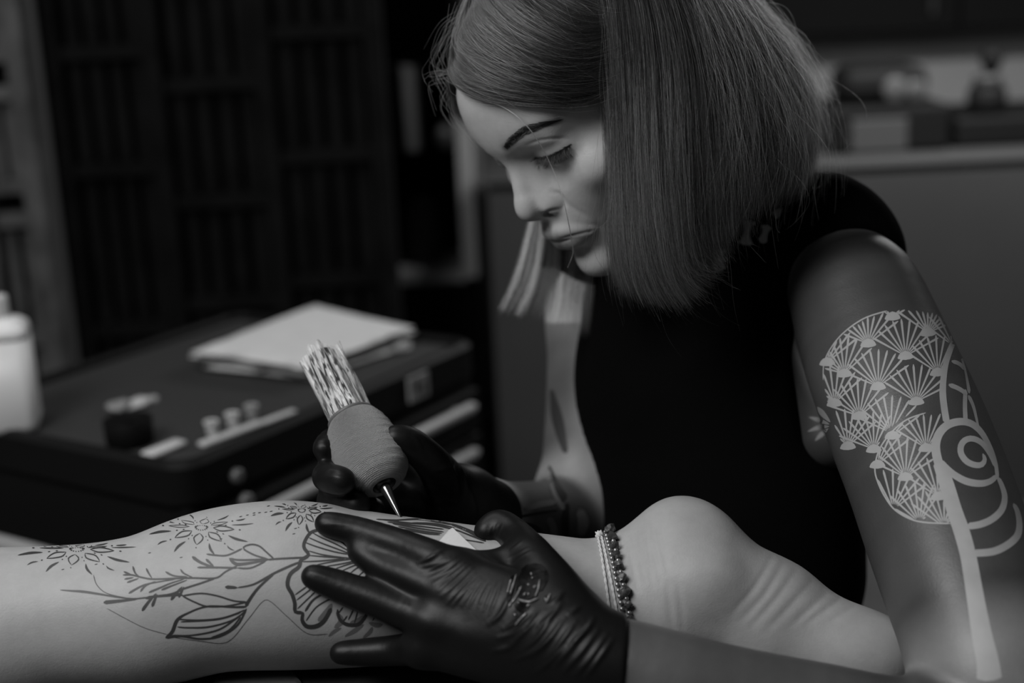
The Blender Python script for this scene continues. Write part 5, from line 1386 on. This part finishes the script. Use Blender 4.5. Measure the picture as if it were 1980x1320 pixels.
cr_ = nt.nodes.new('ShaderNodeMapRange'); nt.links.new(no.outputs['Fac'], cr_.inputs['Value']); cr_.inputs['To Min'].default_value = .62; cr_.inputs['To Max'].default_value = .82
nt.links.new(cr_.outputs[0], b.inputs['Base Color'])
def lathe_uv(name, prof, n, m, parent, wob=0.0, seed=0):
    """turned shape along the machine with an even wrap coordinate for its weave"""
    r_ = np.random.default_rng(seed); ph = r_.uniform(0, 6, (5,)); bm = bmesh.new()
    u = np.cross(ax, [0.3, 1, .1]); u /= np.linalg.norm(u); v = np.cross(ax, u)
    P = resample(np.array([(r2, h, 0) for r2, h in prof], float), 70); rows = []; wr_ = []
    for k, (rr, h, _) in enumerate(P):
        row = []
        for i in range(n):
            a = 2 * math.pi * i / n
            rr2 = rr * (1 + wob * (math.sin(h * 900 + 1.5 * math.sin(a + ph[0])) * .5 + math.sin(2 * a + ph[1] + h * 60) * .5 + .4 * math.sin(h * 1900 + ph[2] + 2 * a)))
            row.append(bm.verts.new(Vector(TIP + ax * h + rr2 * (math.cos(a) * u + math.sin(a) * v)))); wr_.append((a * 1.0, h * 40, 0))
        rows.append(row)
    for a, b in zip(rows[:-1], rows[1:]):
        for i in range(n): bm.faces.new((a[i], a[(i + 1) % n], b[(i + 1) % n], b[i]))
    bmesh.ops.recalc_face_normals(bm, faces=bm.faces)
    o = bm_obj(name, bm, m, parent, smooth=True)
    at_ = o.data.attributes.new('wrap', 'FLOAT_VECTOR', 'POINT'); at_.data.foreach_set('vector', np.array([(math.cos(a) * .95, h, math.sin(a) * .95) for a, h, _ in wr_], np.float32).ravel())
    return o
H = lambda f: f * LM
lathe_uv('grip_wrap', [(.0088, H(.195)), (.0104, H(.19)), (.0150, H(.203)), (.0205, H(.235)), (.0242, H(.29)), (.0256, H(.35)), (.0252, H(.42)), (.0236, H(.49)), (.0205, H(.555)), (.0172, H(.59)), (.0158, H(.595))], 96, M_wrap, mach, .018, 3)
M_tube = mat('black_tube', .010, .3); M_steel = mat('dark_steel', .22, .2, metal=.9)
bm_obj('socket', lathe_bm([(.0096, H(.198)), (.0090, H(.199)), (.0082, H(.26)), (.004, H(.265))], TIP, ax, n=40, caps=False), M_tube, mach, smooth=True)
bm_obj('rim_band', lathe_bm([(.0158, H(.585)), (.0174, H(.588)), (.0174, H(.604)), (.0158, H(.61))], TIP, ax, n=48, caps=False), mat('rim_grey', .12, .5), mach, smooth=True)
bm_obj('tube', lathe_bm([(.0135, H(.57)), (.0140, H(.60)), (.0128, H(.68)), (.0115, H(.76)), (.0115, H(.98)), (.0105, H(.99)), (.001, H(.99))], TIP, ax, n=40), M_tube, mach, smooth=True)
bm_obj('needle_tip', lathe_bm([(.0004, 0), (.0011, H(.012)), (.0016, H(.05)), (.0024, H(.09)), (.0030, H(.13)), (.0042, H(.17)), (.0046, H(.25))], TIP, ax, n=24), M_steel, mach, smooth=True)
bm_obj('tip_collar', lathe_bm([(.0046, H(.19)), (.0068, H(.20)), (.0074, H(.26)), (.001, H(.262))], TIP, ax, n=28), M_tube, mach, smooth=True)
# thin film over the tube, gathered and ragged
M_film2 = bpy.data.materials.new('wrinkled_film'); M_film2.use_nodes = True
nt = M_film2.node_tree; b = nt.nodes['Principled BSDF']; b.inputs['Base Color'].default_value = (.62, .62, .62, 1); b.inputs['Roughness'].default_value = .22; b.inputs['Specular IOR Level'].default_value = .8
at = nt.nodes.new('ShaderNodeAttribute'); at.attribute_name = 'wrap'
mp = nt.nodes.new('ShaderNodeMapping'); mp.inputs['Scale'].default_value = (7, 1.1, 7); nt.links.new(at.outputs['Vector'], mp.inputs['Vector'])
no = nt.nodes.new('ShaderNodeTexNoise'); no.inputs['Scale'].default_value = 1.0; no.inputs['Detail'].default_value = 4; no.inputs['Distortion'].default_value = 1.2; nt.links.new(mp.outputs[0], no.inputs['Vector'])
mr = nt.nodes.new('ShaderNodeMapRange'); mr.inputs['From Min'].default_value = .43; mr.inputs['From Max'].default_value = .54; mr.inputs['To Min'].default_value = .06; mr.inputs['To Max'].default_value = .92
nt.links.new(no.outputs['Fac'], mr.inputs['Value']); nt.links.new(mr.outputs[0], b.inputs['Alpha'])
bu = nt.nodes.new('ShaderNodeBump'); bu.inputs['Distance'].default_value = .0015; nt.links.new(no.outputs['Fac'], bu.inputs['Height']); nt.links.new(bu.outputs[0], b.inputs['Normal'])
def film(name, h0, h1, r0, r1, seed, tear=.0):
    r_ = np.random.default_rng(seed); n, K = 72, 36; ph = r_.uniform(0, 6, 8); bm = bmesh.new(); rows = []; wr_ = []
    u = np.cross(ax, [0.3, 1, .1]); u /= np.linalg.norm(u); v = np.cross(ax, u)
    for k in range(K):
        t = k / (K - 1); row = []
        for i in range(n):
            a = 2 * math.pi * i / n
            top = h1 + tear * (math.sin(3 * a + ph[0]) * .5 + math.sin(7 * a + ph[1]) * .3 + math.sin(11 * a + ph[2]) * .25)
            h = h0 + (top - h0) * t
            w_ = 1 + (.05 + .08 * t) * (math.sin(5 * a + ph[3] + 2 * t) + .6 * math.sin(11 * a + ph[4] - 3 * t) + .4 * math.sin(17 * a + ph[5]))
            rr = (r0 + (r1 - r0) * t) * w_
            row.append(bm.verts.new(Vector(TIP + ax * h + rr * (math.cos(a) * u + math.sin(a) * v)))); wr_.append((math.cos(a), h * 40, math.sin(a)))
        rows.append(row)
    for a, b in zip(rows[:-1], rows[1:]):
        for i in range(n): bm.faces.new((a[i], a[(i + 1) % n], b[(i + 1) % n], b[i]))
    o = bm_obj(name, bm, M_film2, mach, smooth=True)
    at_ = o.data.attributes.new('wrap', 'FLOAT_VECTOR', 'POINT'); at_.data.foreach_set('vector', np.array(wr_, np.float32).ravel())
    return o
film('film_wrap', H(.605), H(1.0), .0155, .0150, 2, .005)['label'] = 'crumpled clear film'
